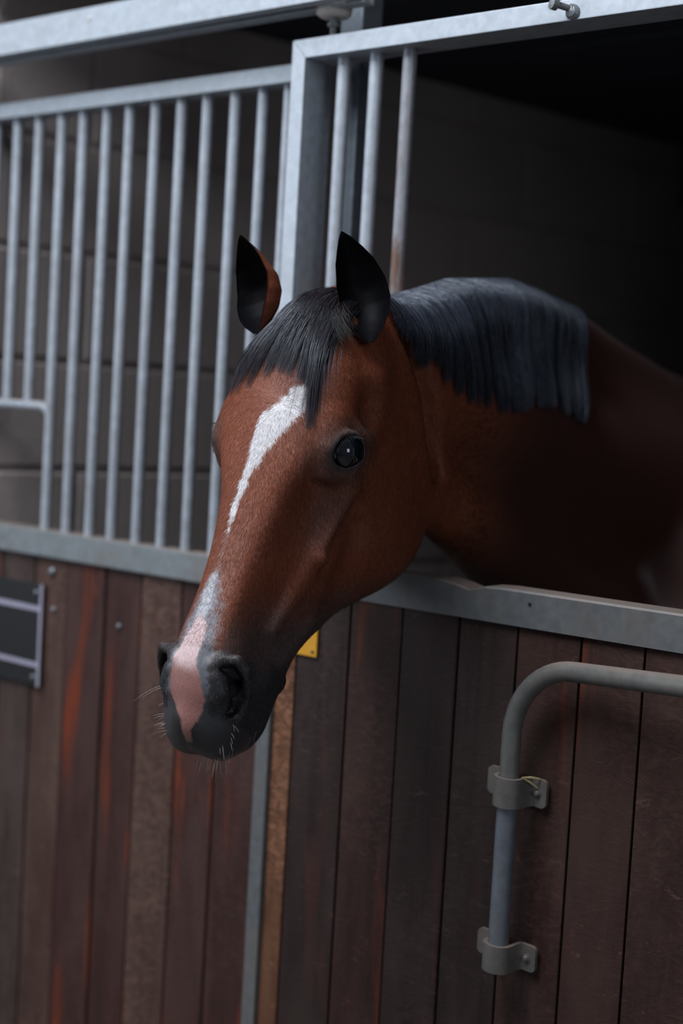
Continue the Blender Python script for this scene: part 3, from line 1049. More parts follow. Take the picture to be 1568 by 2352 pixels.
# outlines of the white markings on the face, (x, s) in head coordinates
STAR = [(.0374, .140), (.046, .141), (.0495, .150), (.0480, .1785), (.038, .193), (.0275, .2123), (.011, .244), (.003, .265), (-.0031, .2865), (-.0048, .315), (-.0067, .3427), (-.0088, .345),
        (-.0125, .3137), (-.0120, .281), (-.0075, .2456), (-.0090, .222), (-.0066, .2047), (-.0029, .1834), (.006, .176), (.0135, .170), (.0160, .171), (.0195, .163), (.024, .158), (.0262, .149)]
SNIP = [(-.0037, .4592), (.0085, .4700), (.0095, .4900), (.0086, .5092), (.0105, .525), (.0195, .5394), (.027, .5623), (.0215, .5836), (.013, .600), (.011, .612), (.0036, .612), (-.001, .590),
        (-.0229, .5606), (-.0266, .5407), (-.024, .5076), (-.0165, .485), (-.0134, .478), (-.010, .465)]
GRIZ = [(-.0046, .3994), (.004, .405), (.0155, .4492), (.0235, .4768), (.0250, .506), (.0270, .5291), (.0320, .5520), (-.0275, .552), (-.0295, .5355), (-.0290, .5135), (-.0275, .4726), (-.0195, .4366), (-.0110, .405)]
def poly_dist(px, py, poly):
    """signed distance, negative inside"""
    P_ = np.array(poly)
    d2 = np.full(len(px), 1e9)
    ins = np.zeros(len(px), bool)
    for i in range(len(P_)):
        a, b = P_[i], P_[(i + 1) % len(P_)]
        e = b - a
        w0, w1 = px - a[0], py - a[1]
        t = np.clip((w0 * e[0] + w1 * e[1]) / (e @ e), 0, 1)
        d2 = np.minimum(d2, (w0 - e[0] * t) ** 2 + (w1 - e[1] * t) ** 2)
        c_ = (a[1] > py) != (b[1] > py)
        with np.errstate(divide='ignore', invalid='ignore'):
            xi = (b[0] - a[0]) * (py - a[1]) / (b[1] - a[1] + 1e-12) + a[0]
        ins ^= c_ & (px < xi)
    d = np.sqrt(d2)
    return np.where(ins, -d, d)

def coat_colour(P):
    """coat and skin colours, with some shade and highlights painted in: bay with dark points, a star and strip, a pink snip"""
    q = to_loc(P)
    x, y, s = q.T
    ax_ = np.abs(x)
    n1 = vnoise(P, 60.)
    n2 = vnoise(P, 220.)
    n3 = vnoise(P, 14.)
    bay = np.array([.265, .072, .031])
    deep = np.array([.150, .040, .020])
    pale = np.array([.30, .105, .058])
    dark = np.array([.013, .0125, .0140])
    grey = np.array([.085, .075, .075])
    C = np.repeat(bay[None], len(P), 0)
    def lay(m, col):
        nonlocal C
        C = C * (1 - m[:, None]) + np.asarray(col) * m[:, None]
    lay(n3 * .5, deep)
    lay(sstep(.55, .9, n1) * .12, pale)
    head = (s > -.05) & (y > -.35) & (ax_ < .2)
    # stall shade on neck, shoulders and body, put into the coat
    body = 1 - sstep(-.10, .02, s) * head
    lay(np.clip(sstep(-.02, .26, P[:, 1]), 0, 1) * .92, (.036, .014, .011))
    # legs below the knee black
    lay((1 - sstep(.55, .75, P[:, 2])), (.012, .011, .012))
    # dark greyish skin in front of the eye and down the cheek
    hm = head.astype(float)
    lay(hm * np.exp(-((s - .275) / .05) ** 2 - ((y + .095) / .028) ** 2) * .55, (.085, .045, .038))
    lay(hm * np.exp(-((s - .175) / .035) ** 2 - ((y + .075) / .02) ** 2) * .3, (.085, .045, .038))
    # muzzle darkens
    mz = sstep(.40, .50, s + (.02 - y) * .55 - .02 + (n1 - .5) * .02) * hm
    lay(mz * sstep(.012, .03, ax_ - .012 + .0) * .85, grey * .8)
    mz2 = sstep(.485, .56, s + (n1 - .5) * .02 + (-.04 - y) * .35) * hm
    lay(mz2, dark * 1.25)
    lay(hm * sstep(.44, .52, s) * sstep(-.075, -.11, y), dark * 1.6)
    # brownish-grey cheek of the nose above the nostril
    lay(hm * np.exp(-((s - .470) / .022) ** 2 - ((ax_ - .050) / .02) ** 2 - ((y + .02) / .02) ** 2) * .6, (.15, .085, .06))
    lay(hm * sstep(.488, .508, s + (n1 - .5) * .01) * sstep(.012, .024, ax_) * .9, (.036, .036, .040))
    # eye surround
    E = EYE_C
    wv_ = np.stack([ax_, y, s], 1) - E
    ea_, eb_, en_ = wv_ @ EYE_A, wv_ @ EYE_B, wv_ @ EYE_N
    de = np.sqrt(ea_ ** 2 * .7 + eb_ ** 2 * 1.1)
    side = sstep(.05, .07, ax_) * hm
    lay(side * (1 - sstep(.030, .062, de + (n1 - .5) * .006)) * .62, (.105, .066, .055))
    lay(side * (1 - sstep(.022, .034, de)) * .95, (.028, .026, .028))
    lay(side * np.exp(-((eb_ - .027) / .005) ** 2 - ((ea_ + .002) / .022) ** 2) * .65, (.17, .105, .085))  # lighter fold and lower lid, highlights painted in
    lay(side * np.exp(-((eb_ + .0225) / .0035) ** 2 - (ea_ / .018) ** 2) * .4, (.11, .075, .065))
    # greyer upper lid, the light it catches put into the colour
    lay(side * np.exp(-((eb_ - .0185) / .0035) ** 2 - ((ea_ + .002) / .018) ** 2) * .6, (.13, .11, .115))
    # markings
    dors = hm * sstep(-.055, -.03, y + ax_ * .0)
    jag = (n2 - .5) * .006 + (n1 - .5) * .005
    fine = vnoise(P * np.array([1., 1., .5]), 500.)
    fr = hm * (s > .1) * (y > -.09)
    gz = 1 - sstep(-.009, .007, poly_dist(x, s, GRIZ) + jag * 2)
    lay(fr * gz * (.55 + .45 * fine) * (1 - sstep(.53, .57, s) * .8), (.27, .30, .34))
    thin = 1 - sstep(.0008, .0030, np.abs(x - np.interp(s, [.34, .37, .40], [-.0078, -.0072, -.0040])) + jag * .3)
    lay(fr * thin * (s > .335) * (s < .405) * .35 * fine, (.5, .48, .48))
    lay(fr * (1 - sstep(-.0014, .0016, poly_dist(x, s, STAR) + jag * .8)), (.80, .78, .79))
    lay(fr * (1 - sstep(-.005, .004, poly_dist(x, s, [(.006, .495), (.024, .495), (.030, .555), (.020, .575), (.010, .55)]) + jag)) * .75, (.085, .092, .105))
    core = [(-.0065, .398), (-.0015, .420), (.0045, .445), (.0040, .464), (-.0060, .468), (-.0145, .457), (-.0125, .430), (-.0100, .400)]
    lay(fr * (1 - sstep(-.004, .004, poly_dist(x, s, core) + jag)) * .8, (.58, .59, .62))
    snip = (1 - sstep(-.0010, .0010, poly_dist(x, s, SNIP) + jag * .35)) * fr
    fade = sstep(.505, .540, s + (n1 - .5) * .02)
    pink = np.array([.70, .53, .52])[None] * (1 - fade[:, None]) + np.array([.27, .125, .108])[None] * fade[:, None]
    C = C * (1 - snip[:, None]) + pink * snip[:, None]
    # pale underside of the upper lip
    lay(hm * (s > .585) * np.exp(-((y + .092) / .007) ** 2 - ((x + .004) / .03) ** 2) * .8, (.34, .26, .20))
    # inside the nostril: near black, the shade of the hollow painted in
    tt = np.stack([ax_, y, s], 1)
    hole = chain(tt, NOS_HOLE)
    lay(hm * (s > .4) * (1 - sstep(.0012, .0052, hole)), (.007, .006, .007))
    return np.clip(C, 0, 1), q

hme = fast_mesh('horse', HV, HF)
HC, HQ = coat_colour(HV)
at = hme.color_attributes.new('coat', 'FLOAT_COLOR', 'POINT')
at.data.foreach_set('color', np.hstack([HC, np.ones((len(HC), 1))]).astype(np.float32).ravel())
# glossy skin mask: bare dark muzzle
wet = sstep(.53, .60, HQ[:, 2]) * (np.abs(HQ[:, 0]) < .2)
at2 = hme.attributes.new('skin', 'FLOAT', 'POINT')
at2.data.foreach_set('value', wet.astype(np.float32))
# head coordinates, so that the hair direction follows the face
at3 = hme.attributes.new('headco', 'FLOAT_VECTOR', 'POINT')
at3.data.foreach_set('vector', HQ.astype(np.float32).ravel())

def coat_mat():
    m, nt, p = newmat('bay_coat')
    a = nt.nodes.new('ShaderNodeAttribute')
    a.attribute_name = 'coat'
    h = nt.nodes.new('ShaderNodeAttribute')
    h.attribute_name = 'headco'
    k = nt.nodes.new('ShaderNodeAttribute')
    k.attribute_name = 'skin'
    mp = nt.nodes.new('ShaderNodeMapping')
    mp.inputs['Scale'].default_value = (1.0, 1.0, 0.22)
    nt.links.new(h.outputs['Vector'], mp.inputs[0])
    n = noise(nt, mp.outputs[0], 900, 3, 0.6, 0.3)
    n2 = noise(nt, mp.outputs[0], 160, 4, 0.6, 0.6)
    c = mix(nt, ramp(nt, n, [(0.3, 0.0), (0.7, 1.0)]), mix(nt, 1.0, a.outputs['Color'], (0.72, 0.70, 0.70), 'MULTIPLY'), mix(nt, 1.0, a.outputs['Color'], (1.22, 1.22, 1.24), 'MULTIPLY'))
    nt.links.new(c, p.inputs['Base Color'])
    r = nt.nodes.new('ShaderNodeMapRange')
    nt.links.new(k.outputs['Fac'], r.inputs[0])
    r.inputs[3].default_value = 0.50
    r.inputs[4].default_value = 0.38
    nt.links.new(r.outputs[0], p.inputs['Roughness'])
    p.inputs['Specular IOR Level'].default_value = 0.42
    try:
        p.inputs['Sheen Weight'].default_value = 0.06
        p.inputs['Sheen Roughness'].default_value = 0.45
        p.inputs['Sheen Tint'].default_value = (1.0, 0.8, 0.75, 1)
    except Exception:
        pass
    hh = math_n(nt, 'ADD', math_n(nt, 'MULTIPLY', n, 0.6), math_n(nt, 'MULTIPLY', n2, 0.6))
    bump(nt, p, hh, 0.35, 0.0012)
    return m
M_COAT = coat_mat()
hme.materials.append(M_COAT)
horse = link(bpy.data.objects.new('horse', hme))
tag(horse, 'bay horse with a white star and strip, leaning its head out over the stable door', 'horse')

# ---- eyes
def eye_mat():
    m, nt, p = newmat('dark_eye')
    p.inputs['Base Color'].default_value = (0.006, 0.007, 0.010, 1)
    p.inputs['Roughness'].default_value = 0.04
    p.inputs['Specular IOR Level'].default_value = 0.5
    p.inputs['Coat Weight'].default_value = 0.6
    p.inputs['Coat Roughness'].default_value = 0.02
    return m
M_EYE = eye_mat()
for sx_ in (1, -1):
    bm = bmesh.new()
    bmesh.ops.create_uvsphere(bm, u_segments=48, v_segments=32, radius=EYE_R)
    c = EYE_C * [sx_, 1, 1] + [0, 0, 0]
    M = Matrix([[*HM[i], 0] for i in range(3)] + [[0, 0, 0, 1]])
    bm.transform(Matrix.Translation(Vector(to_wld(c))) @ M @ Matrix.Diagonal((1.0, 1.0, 1.0, 1)))
    obj('eye', bm, M_EYE, horse, smooth=True)

# ---- ears: cupped leaves with thickness
def ear(base, tip, facing, twist_tip, curl, width, name='ear'):
    base, tip, facing = (np.array(v, float) for v in (base, tip, facing))
    A = tip - base
    L = np.linalg.norm(A)
    A /= L
    Nn = facing - A * (facing @ A)
    Nn /= np.linalg.norm(Nn)
    X = np.cross(A, Nn)
    NV, NU = 44, 36
    wv = [0, .05, .11, .22, .37, .55, .73, .84, .93, .97, 1.0]
    ww = [.22, .38, .58, .84, 1.0, .97, .76, .52, .28, .15, .015]
    vv = np.linspace(.0, 1, NV)
    outer, inner = [], []
    for v in vv:
        vc = max(v, 0)
        w = np.interp(vc, wv, ww) * width
        phi = np.interp(vc, [0, .15, .35, .6, .85, 1], [1.9, 1.85, 1.7, 1.5, 1.3, 1.1])
        rho = w / math.sin(min(phi, PI / 2))
        a = twist_tip * vc
        Xr = X * math.cos(a) + Nn * math.sin(a)
        Nr = -X * math.sin(a) + Nn * math.cos(a)
        ctr = base + A * (L * v) + X * curl * (vc ** 2.2 - vc * .9) - Nn * 0.012 * math.sin(PI * vc) + Nn * .010 * (1 - vc)
        for lst, dr_ in ((outer, 0.0), (inner, -.0022 - .001 * (1 - vc))):
            row = []
            for j in range(NU + 1):
                u = -1 + 2 * j / NU
                al = u * phi
                th_ = dr_ * max(0.0, 1 - abs(u) ** 6)
                rr = max(rho + th_, 0.0006)
                row.append(ctr + Xr * math.sin(al) * rr + Nr * (rho * math.cos(min(phi, PI / 2)) - math.cos(al) * rr))
            lst.append(row)
    V = np.array(outer + inner).reshape(-1, 3)
    n1_ = NU + 1
    F = []
    M_ = NV * n1_
    for i in range(NV - 1):
        for j in range(NU):
            a_, b_, c_, d_ = i * n1_ + j, i * n1_ + j + 1, (i + 1) * n1_ + j + 1, (i + 1) * n1_ + j
            F.append((a_, b_, c_, d_))
            F.append((M_ + d_, M_ + c_, M_ + b_, M_ + a_))
        for j in (0, NU):
            a_, b_ = i * n1_ + j, (i + 1) * n1_ + j
            F.append((a_, b_, M_ + b_, M_ + a_) if j else (M_ + a_, M_ + b_, b_, a_))
    for j in range(NU):
        a_, b_ = (NV - 1) * n1_ + j, (NV - 1) * n1_ + j + 1
        F.append((a_, b_, M_ + b_, M_ + a_))
    me = fast_mesh('ear', to_wld(V), F)
    uu = np.tile(np.linspace(-1, 1, n1_), NV * 2)
    v2 = np.tile(np.repeat(np.clip(vv, 0, 1), n1_), 2)
    isin = np.repeat([0., 1.], NV * n1_)
    nn = vnoise(to_wld(V), 300.)
    C = np.repeat(np.array([[.20, .062, .032]]), len(V), 0)
    C = C * (1 - .5 * nn[:, None] * .5)
    bl = np.array([.0035, .0035, .0045])
    rimm = sstep(.80, .99, np.abs(uu) + (nn - .5) * .1) * (1 - isin) * .3
    tipm = sstep(.68, .88, v2 + (nn - .5) * .1)
    mk = np.clip(np.maximum(np.maximum(isin, rimm * .7), tipm), 0, 1)[:, None]
    C = C * (1 - mk) + bl * mk
    at = me.color_attributes.new('coat', 'FLOAT_COLOR', 'POINT')
    at.data.foreach_set('color', np.hstack([C, np.ones((len(C), 1))]).astype(np.float32).ravel())
    a3 = me.attributes.new('headco', 'FLOAT_VECTOR', 'POINT')
    a3.data.foreach_set('vector', V.astype(np.float32).ravel())
    me.materials.append(M_EAR)
    return link(bpy.data.objects.new(name, me), horse)

M_EAR = coat_mat()
M_EAR.name = 'ear_coat'
M_EAR.node_tree.nodes['Principled BSDF'].inputs['Specular IOR Level'].default_value = 0.06
M_EAR.node_tree.nodes['Principled BSDF'].inputs['Sheen Weight'].default_value = 0.0
ear(*EAR_L, FACE_L, 0.0, -.034, .0345)
ear(*EAR_R, FACE_R, 0.0, .036, .039)

# ------------------------------------------------------------------ hair
def hair_mat(name, col, rough=0.34, spec=0.9):
    m, nt, p = newmat(name)
    a = nt.nodes.new('ShaderNodeAttribute')
    a.attribute_name = 'tint'
    c = mix(nt, a.outputs['Fac'], tuple(x * 0.40 for x in col), tuple(min(1, x * 2.4) for x in col))
    nt.links.new(c, p.inputs['Base Color'])
    p.inputs['Roughness'].default_value = rough
    p.inputs['Specular IOR Level'].default_value = spec
    p.inputs['Specular Tint'].default_value = (0.80, 0.88, 1.0, 1)
    return m
M_MANE = hair_mat('blue_black_hair', (0.021, 0.025, 0.036))
M_FOREHAIR = hair_mat('forelock_hair', (0.026, 0.021, 0.026))
M_WHISKER = plain('pale_whisker', (0.50, 0.44, 0.38), 0.4)
M_LASH = plain('black_lash', (0.006, 0.006, 0.007), 0.4)

def strands(name, P, r0, r1, mat, parent, label=None, stuff=True, tint=None):
    """P: strands x points x 3, one thin three-sided tapering tube for each strand, all in one mesh"""
    n, k = P.shape[:2]
    T = np.gradient(P, axis=1)
    T /= np.linalg.norm(T, axis=2, keepdims=True) + 1e-9
    ref = np.array([0.31, -0.9, 0.3])
    A = np.cross(T, ref)
    A /= np.linalg.norm(A, axis=2, keepdims=True) + 1e-9
    B = np.cross(T, A)
    t = np.linspace(0, 1, k)
    rad = (r0 + (r1 - r0) * t ** 1.6)[None, :, None]
    ph = nrg.random(n)[:, None, None] * 2 * PI
    rings = [P + rad * (A * np.cos(ph + q * 2 * PI / 3) + B * np.sin(ph + q * 2 * PI / 3)) for q in range(3)]
    V = np.stack(rings, 2).reshape(-1, 3)
    base = (np.arange(n)[:, None, None] * k + np.arange(k - 1)[None, :, None]) * 3
    q = np.arange(3)[None, None, :]
    q2 = (q + 1) % 3
    F = np.stack([base + q, base + q2, base + 3 + q2, base + 3 + q], -1).reshape(-1, 4)
    me = fast_mesh(name, V, F)
    tv = np.repeat((nrg.random(n) if tint is None else tint), k * 3).astype(np.float32)
    at = me.attributes.new('tint', 'FLOAT', 'POINT')
    at.data.foreach_set('value', tv)
    me.materials.append(mat)
    o = link(bpy.data.objects.new(name, me), parent)
    if label:
        o['label'] = label
    if stuff:
        o['kind'] = 'stuff'
    return o

def march(start, direction, off, steps=26):
    """sphere-trace points onto the horse's surface"""
    p = np.array(start, float)
    dv = np.asarray(direction, float)
    tot = np.zeros(len(p))
    for _ in range(steps):
        d = horse_sdf(p) - off
        st_ = np.clip(d * .85, -.02, .06)
        p = p + dv * st_[:, None]
        tot += st_
    return p

def smooth_rows(G, it=2):
    for _ in range(it):
        G[:, 1:-1] = .25 * G[:, :-2] + .5 * G[:, 1:-1] + .25 * G[:, 2:]
    return G

def interp_guides(G, v, w=None):
    """G guides x K x 3, v in 0..1 -> strands"""
    f = np.clip(v, 0, 1) * (len(G) - 1)
    i = np.minimum(f.astype(int), len(G) - 2)
    a = (f - i)[:, None, None]
    return G[i] * (1 - a) + G[i + 1] * a

# ---- mane: roots on the crest, falls down the near side of the neck
NG, NK = 90, 16
gy = np.linspace(-.145, .44, NG)
top = np.array([np.interp(gy, [-.145, -.06, .12, .45, .56], xs_) for xs_ in ([-1.357, -1.354, -1.358, -1.390, -1.408],)])[0]
crest = march(np.stack([top, gy, np.full(NG, 1.95)], 1), (0, 0, -1), 0.001)
LEN_Y = [-.145, -.11, -.08, -.05, .0, .06, .12, .2, .35, .5, .56]
LEN_V = [.055, .085, .105, .130, .162, .188, .195, .195, .195, .205, .200]
SLN_V = [.020, .020, .035, .050, .060, .050, .035, .005, -.050, -.09, -.12]
def mane_guides(off_out, len_scale):
    G = np.zeros((NG, NK, 3))
    L_ = np.interp(gy, LEN_Y, LEN_V) * len_scale
    Sl = np.interp(gy, LEN_Y, SLN_V)
    for j in range(NK):
        t = j / (NK - 1)
        z = crest[:, 2] + .004 * (1 - t) - L_ * t ** 1.15 + .006 * math.sin(PI * min(1, t * 3)) * off_out / .01
        y = gy + Sl * t ** 1.1
        if j == 0:
            G[:, j] = crest + [0, 0, .001]
            continue
        st0 = np.stack([np.full(NG, -1.05), y, np.minimum(z, crest[:, 2] + .002 - .0015 * j)], 1)
        st0[:, 2] = z
        q = march(st0, (-1, 0, 0), off_out * (0.4 + 0.9 * math.sin(PI * min(t * .9 + .1, 1))) + .003)
        q[:, 0] = np.maximum(q[:, 0], crest[:, 0] - .004)
        G[:, j] = q
    return smooth_rows(G, 3)
def mane_layer(n, off_out, ls, seed):
    r = np.random.default_rng(seed)
    G = mane_guides(off_out, ls)
    v = r.random(n)
    ncl = 52
    cc = np.sort(r.random(ncl))
    ci = np.argmin(np.abs(v[:, None] - cc[None]), 1)
    ct = cc[ci]
    clen = 1 + (r.random(ncl) - .5) * .30
    pull = r.random(n) * .55 + .45
    K = NK
    t = np.linspace(0, 1, K)
    P = np.empty((n, K, 3))
    vt = v[:, None] + (ct - v)[:, None] * (pull[:, None] * t[None] ** 1.3) + (r.random(n)[:, None] - .5) * .012 * t[None]
    csl = (r.random(ncl) - .5) * .03
    dist_ = np.abs(v - ct) * ncl
    lens = clen[ci] * (1.05 - .30 * r.random(n) ** 1.5 - .16 * np.clip(dist_, 0, 1))
    for j in range(K):
        tj = np.clip(t[j] * lens, 0, 1.15)
        f = np.clip(tj, 0, 1) * (K - 1)
        i0 = np.minimum(f.astype(int), K - 2)
        a = (f - i0)[:, None]
        gv = np.clip(vt[:, j] + csl[ci] * t[j] ** 2 * .6, 0, 1) * (NG - 1)
        g0 = np.minimum(gv.astype(int), NG - 2)
        b = (gv - g0)[:, None]
        P[:, j] = (G[g0, i0] * (1 - a) + G[g0, i0 + 1] * a) * (1 - b) + (G[g0 + 1, i0] * (1 - a) + G[g0 + 1, i0 + 1] * a) * b
    th = (r.random(n) ** 1.2) * .011
    lift = np.sin(PI * np.clip(t * .85 + .12, 0, 1))[None]
    P[:, :, 0] += th[:, None] * lift
    wob = (r.random((n, 1, 3)) - .5) * .012
    P += wob * (t[None, :, None] ** 1.5)
    P += np.sin(t[None, :, None] * 6 + r.random((n, 1, 1)) * 6.3) * (r.random((n, 1, 3)) - .5) * .0022
    ctint = r.random(ncl)
    ok = (vt[:, -1] > .004) & (vt[:, -1] < .985)
    P, ci, n = P[ok], ci[ok], int(ok.sum())
    return P, np.clip(.15 + .55 * ctint[ci] ** 1.5 + .4 * r.random(n) ** 2, 0, 1)
Pm, Tm = mane_layer(8200, .010, 1.0, 3)
mane = strands('mane', Pm, .00048, .00014, M_MANE, horse, 'black mane hanging down the near side of the neck', tint=Tm)

# fly-away hairs along the crest
r_ = np.random.default_rng(9)
nf = 420
v_ = r_.random(nf)
yy_ = -.12 + v_ * .55
c0 = np.stack([np.interp(yy_, gy, crest[:, k]) for k in range(3)], 1)
t_ = np.linspace(0, 1, 8)[None, :, None]
dirs = np.stack([r_.normal(.25, .25, nf), r_.normal(-.1, .5, nf), r_.random(nf) * .30 + .04], 1)
P_ = c0[:, None] + dirs[:, None] * t_ * .045 + np.array([.02, 0, -.035])[None, None] * t_ ** 2
strands('mane_wisps', P_, .0003, .0001, M_MANE, horse)

# ---- forelock: from between the ears, swept over the forehead
FO = [  # u, tip (x, s), bend, length of stray
    (0.00, (-.098, .135)), (0.12, (-.080, .140)), (0.25, (-.055, .135)), (0.38, (-.026, .125)), (0.50, (-.004, .118)),
    (0.62, (.018, .122)), (0.72, (.040, .138)), (0.82, (.058, .165)), (0.92, (.064, .190)), (1.0, (.052, .125))]
def forelock(n, seed, lift0, stray=0.0):
    r = np.random.default_rng(seed)
    u = r.random(n)
    u = np.where(r.random(n) < .35, .55 + .45 * u, u)
    ncl = 26
    cc = np.sort(r.random(ncl))
    ci = np.argmin(np.abs(u[:, None] - cc[None]), 1)
    ut = np.clip(u + (cc[ci] - u) * (.45 + .45 * r.random(n)), 0, 1)
    fu = [f[0] for f in FO]
    tx = np.interp(ut, fu, [f[1][0] for f in FO]) + r.normal(0, .0035, n)
    ts = np.interp(ut, fu, [f[1][1] for f in FO])
    ls = (1.06 - .55 * r.random(n) ** 1.1) * (1 + .25 * (r.random(ncl) - .5))[ci]
    ts = ts * ls
    rx = .014 + (u - .5) * .054 + r.normal(0, .004, n)
    rs = -.044 + r.random(n) * .048 + (1 - u) * .004
    tx = rx + (tx - rx) * (.55 + .45 * ls)
    if stray:
        tx = tx * 1.0 + r.normal(0, .014, n) * stray
        ts = ts * (1 + .38 * r.random(n) * stray)
    K = 14
    t = np.linspace(0, 1, K)
    # control point: swept sideways first, then down the face
    mx = rx + (tx - rx) * (.42 + .10 * r.random(n))
    ms = rs + (ts - rs) * .40
    X = ((1 - t) ** 2)[None] * rx[:, None] + (2 * t * (1 - t))[None] * mx[:, None] + (t ** 2)[None] * tx[:, None]
    S_ = ((1 - t) ** 2)[None] * rs[:, None] + (2 * t * (1 - t))[None] * ms[:, None] + (t ** 2)[None] * ts[:, None]
    X += np.sin(t[None] * 5 + r.random((n, 1)) * 6.3) * .0012
    # surface height table over (x, s)
    gx, gs = np.linspace(-.125, .115, 49), np.linspace(-.07, .21, 57)
    A = np.stack(np.meshgrid(gx, gs, indexing='ij'), -1).reshape(-1, 2)
    st = to_wld(np.stack([A[:, 0], np.full(len(A), .10), A[:, 1]], 1))
    h = to_loc(march(st, -HM[:, 1], 0.0, 34))[:, 1].reshape(49, 57)
    fx = np.clip((X - gx[0]) / (gx[1] - gx[0]), 0, 47.99)
    fs = np.clip((S_ - gs[0]) / (gs[1] - gs[0]), 0, 55.99)
    i, j = fx.astype(int), fs.astype(int)
    a, b = fx - i, fs - j
    Hh = h[i, j] * (1 - a) * (1 - b) + h[i + 1, j] * a * (1 - b) + h[i, j + 1] * (1 - a) * b + h[i + 1, j + 1] * a * b
    Hh = np.maximum(Hh, -.06)
    thick = lift0 * (r.random(n)[:, None] ** .8) * np.sin(PI * np.clip(t * .8 + .12, 0, 1))[None] + .0015
    Y = Hh + thick
    Y[:, 0] = Hh[:, 0] - .003
    for _ in range(3):
        Y[:, 1:-1] = .25 * Y[:, :-2] + .5 * Y[:, 1:-1] + .25 * Y[:, 2:]
    Y = np.maximum(Y, Hh + .0008)
    P = np.stack([X, Y, S_], -1)
    ct_ = r.random(ncl)[ci]
    return to_wld(P), np.clip(.05 + .55 * ct_ ** 2 + .5 * r.random(n) ** 2, 0, 1)
Pf, Tf = forelock(4200, 5, .016)
strands('forelock', Pf, .00040, .00013, M_FOREHAIR, horse, 'dark forelock swept across the forehead', tint=Tf)

Pf, Tf = forelock(330, 15, .012, 1.0)
strands('forelock_wisps', Pf, .00030, .00008, M_FOREHAIR, horse, tint=Tf)

# ---- small hairs: tuft in front of the near ear, lashes, whiskers
def tuft(n, root, spread, d, length, curve, seed):
    r = np.random.default_rng(seed)
    R0 = np.array(root) + r.normal(0, 1, (n, 3)) * spread
    D = np.array(d) + r.normal(0, .16, (n, 3))
    D /= np.linalg.norm(D, axis=1, keepdims=True)
    t = np.linspace(0, 1, 8)[None, :, None]
    L_ = length * (.6 + .6 * r.random((n, 1, 1)))
    return to_wld((R0[:, None] + D[:, None] * L_ * t + np.array(curve)[None, None] * L_ * t ** 2))
strands('ear_tuft', tuft(130, (.050, .000, .030), (.006, .003, .010), (.35, .25, .9), .030, (.4, -.3, .1), 21), .0003, .0001, M_LASH, horse)
for sx_ in (1, -1):
    r = np.random.default_rng(31)
    g = np.linspace(.6, 2.5, 46)
    R0 = np.array([EYE_C + (lambda v: v / np.linalg.norm(v) * (EYE_R + .003))(EYE_N * .70 + EYE_A * math.cos(a) * .9 + EYE_B * math.sin(a) * .70) for a in g])
    D = EYE_N[None] * .9 - EYE_B[None] * .15 + EYE_A[None] * (np.cos(g) * .5)[:, None] + r.normal(0, .08, (46, 3))
    t = np.linspace(0, 1, 7)[None, :, None]
    P = R0[:, None] + D[:, None] * t * .013 - EYE_B[None, None] * .006 * t ** 2
    P[..., 0] *= sx_
    strands('eyelashes', to_wld(P), .00022, .00006, M_LASH, horse)
wl_ = []
for seed, root, d, n, L_, sp in ((1, (-.045, -.020, .555), (-.8, .1, .5), 2, .022, .008), (2, (-.036, -.045, .590), (-.9, .15, .5), 12, .008, .012),
                             (3, (.030, -.080, .610), (.2, .1, 1.0), 16, .011, .012), (4, (.046, -.060, .592), (.6, .6, .4), 7, .010, .010), (5, (.0, -.128, .575), (.1, -.4, 1), 9, .020, .012)):
    r = np.random.default_rng(seed)
    A = np.array(root) + r.normal(0, 1, (n, 3)) * sp * [.6, .2, 1.0]
    W_ = to_wld(A)
    # seat the roots on the surface
    for _ in range(8):
        e_ = .0008
        d0 = horse_sdf(W_)
        gr = np.stack([(horse_sdf(W_ + np.eye(3)[k] * e_) - d0) / e_ for k in range(3)], 1)
        gr /= np.linalg.norm(gr, axis=1, keepdims=True) + 1e-9
        W_ = W_ - gr * d0[:, None] * .8
    dw = (HM @ (np.array(d) / np.linalg.norm(d)))[None] + r.normal(0, .22, (n, 3)) + gr * .4
    t = np.linspace(0, 1, 9)[None, :, None]
    ll = L_ * (.6 + .8 * r.random((n, 1, 1)))
    wl_.append(W_[:, None] + dw[:, None] * ll * t + np.array([0, 0, -.35])[None, None] * ll * t ** 2)
strands('whiskers', np.concatenate(wl_), .00022, .00006, M_WHISKER, horse)

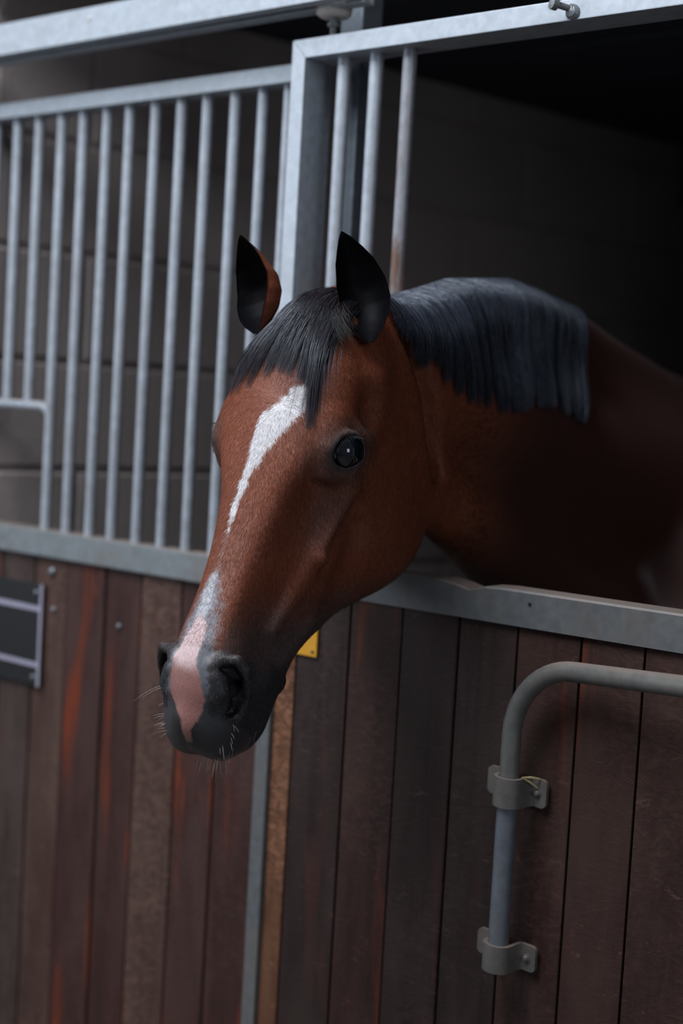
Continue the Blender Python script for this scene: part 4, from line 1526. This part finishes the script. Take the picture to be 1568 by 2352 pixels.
# ---- short coat hair over the head and the front of the neck: fine tapering blades that lie along the skin
def coat_hair(n, seed):
    r = np.random.default_rng(seed)
    F = HF
    a, b, c, d = (HV[F[:, k]] for k in range(4))
    nrm = np.cross(c - a, d - b)
    ar = np.linalg.norm(nrm, axis=1) * .5
    nrm /= (2 * ar)[:, None] + 1e-12
    ctr = (a + b + c + d) / 4
    q = to_loc(ctr)
    fdir = np.array([.49, .82, .296])
    nl = nrm @ HM
    keep = (q[:, 2] > -.30) & (q[:, 2] < .575) & (np.abs(q[:, 0]) < .3) & (ctr[:, 1] < .16 - .14 * r.random(len(F))) & ((nl @ fdir) > -.35)
    ne = np.linalg.norm(np.stack([np.abs(q[:, 0]), q[:, 1], q[:, 2]], 1) - EYE_C - EYE_N * .012, axis=1)
    keep &= ne > .0325
    keep &= ~((q[:, 2] > .50) & (q[:, 1] > -.10) & (np.abs(q[:, 0]) < .03))
    w = ar * keep * np.where(q[:, 2] < .35, 1.25, 1.0)
    pick = r.choice(len(F), n, p=w / w.sum())
    u, v = r.random(n)[:, None], r.random(n)[:, None]
    A, B, C_, D = a[pick], b[pick], c[pick], d[pick]
    P = (A * (1 - u) + B * u) * (1 - v) + (D * (1 - u) + C_ * u) * v
    Nn = nrm[pick]
    ql = to_loc(P)
    # hair grows down the face and back over the cheek, away from a whorl on the forehead
    wh = np.array([.018, .172])
    dx, ds = ql[:, 0] - wh[0], ql[:, 2] - wh[1]
    rr = np.hypot(dx, ds)
    blend = np.exp(-(rr / .045) ** 2)
    dl = np.stack([.10 * np.sign(ql[:, 0]) + .4 * np.tanh(dx / .05), -.35 * sstep(.03, .12, -ql[:, 1]), .9 + 0 * ds], 1)
    rad = np.stack([dx / (rr + 1e-6), 0 * dx, ds / (rr + 1e-6)], 1)
    dl = dl * (1 - blend[:, None]) + rad * blend[:, None]
    # above the whorl, on the brow between the eyes, the hair turns upward towards the ears
    above = (sstep(.0, .045, -ds) * (1 - sstep(.05, .085, np.abs(ql[:, 0]))) * (1 - sstep(.02, .06, -ql[:, 1])))[:, None]
    dl = dl * (1 - above) + np.array([[0, 0, -.9]]) * above + rad * above * .4
    dl += r.normal(0, .22, (n, 3))
    dw = dl @ HM.T
    dw -= Nn * (dw * Nn).sum(1, keepdims=True)
    dw /= np.linalg.norm(dw, axis=1, keepdims=True) + 1e-9
    sd = np.cross(dw, Nn)
    L_ = (.0045 + .0035 * r.random((n, 1))) * np.where(ql[:, 2:3] > .40, .6, 1.0)
    wdt = .00016 + .00010 * r.random((n, 1))
    root = P - Nn * .0002
    mid = P + dw * L_ * .5 + Nn * .00055
    tip = P + dw * L_ + Nn * (.0004 + .0011 * r.random((n, 1)))
    V = np.stack([root - sd * wdt, root + sd * wdt, mid + sd * wdt * .8, mid - sd * wdt * .8, tip], 1).reshape(-1, 3)
    o = (np.arange(n) * 5)[:, None]
    F3 = np.concatenate([o + [[0, 1, 2]], o + [[0, 2, 3]], o + [[3, 2, 4]]], 0)
    me = fast_mesh('coat_hair', V, F3)
    nj = Nn + dw * r.normal(0, .16, (n, 1)) + sd * r.normal(0, .22, (n, 1))
    nj /= np.linalg.norm(nj, axis=1, keepdims=True)
    me.normals_split_custom_set_from_vertices(np.repeat(nj, 5, 0).astype(np.float32))
    cc = HC[F[pick, 0]] * (.72 + .62 * r.random((n, 1)))
    at = me.color_attributes.new('coat', 'FLOAT_COLOR', 'POINT')
    at.data.foreach_set('color', np.hstack([np.repeat(cc, 5, 0), np.ones((n * 5, 1))]).astype(np.float32).ravel())
    m, nt, p = newmat('coat_hair')
    a_ = nt.nodes.new('ShaderNodeAttribute')
    a_.attribute_name = 'coat'
    nt.links.new(a_.outputs['Color'], p.inputs['Base Color'])
    p.inputs['Roughness'].default_value = .48
    p.inputs['Specular IOR Level'].default_value = .42
    me.materials.append(m)
    ob = link(bpy.data.objects.new('coat_hair', me), horse)
    ob['kind'] = 'stuff'
coat_hair(200000, 77)
print('hair', round(time.time() - T0, 1))
print('script', round(time.time() - T0, 1))
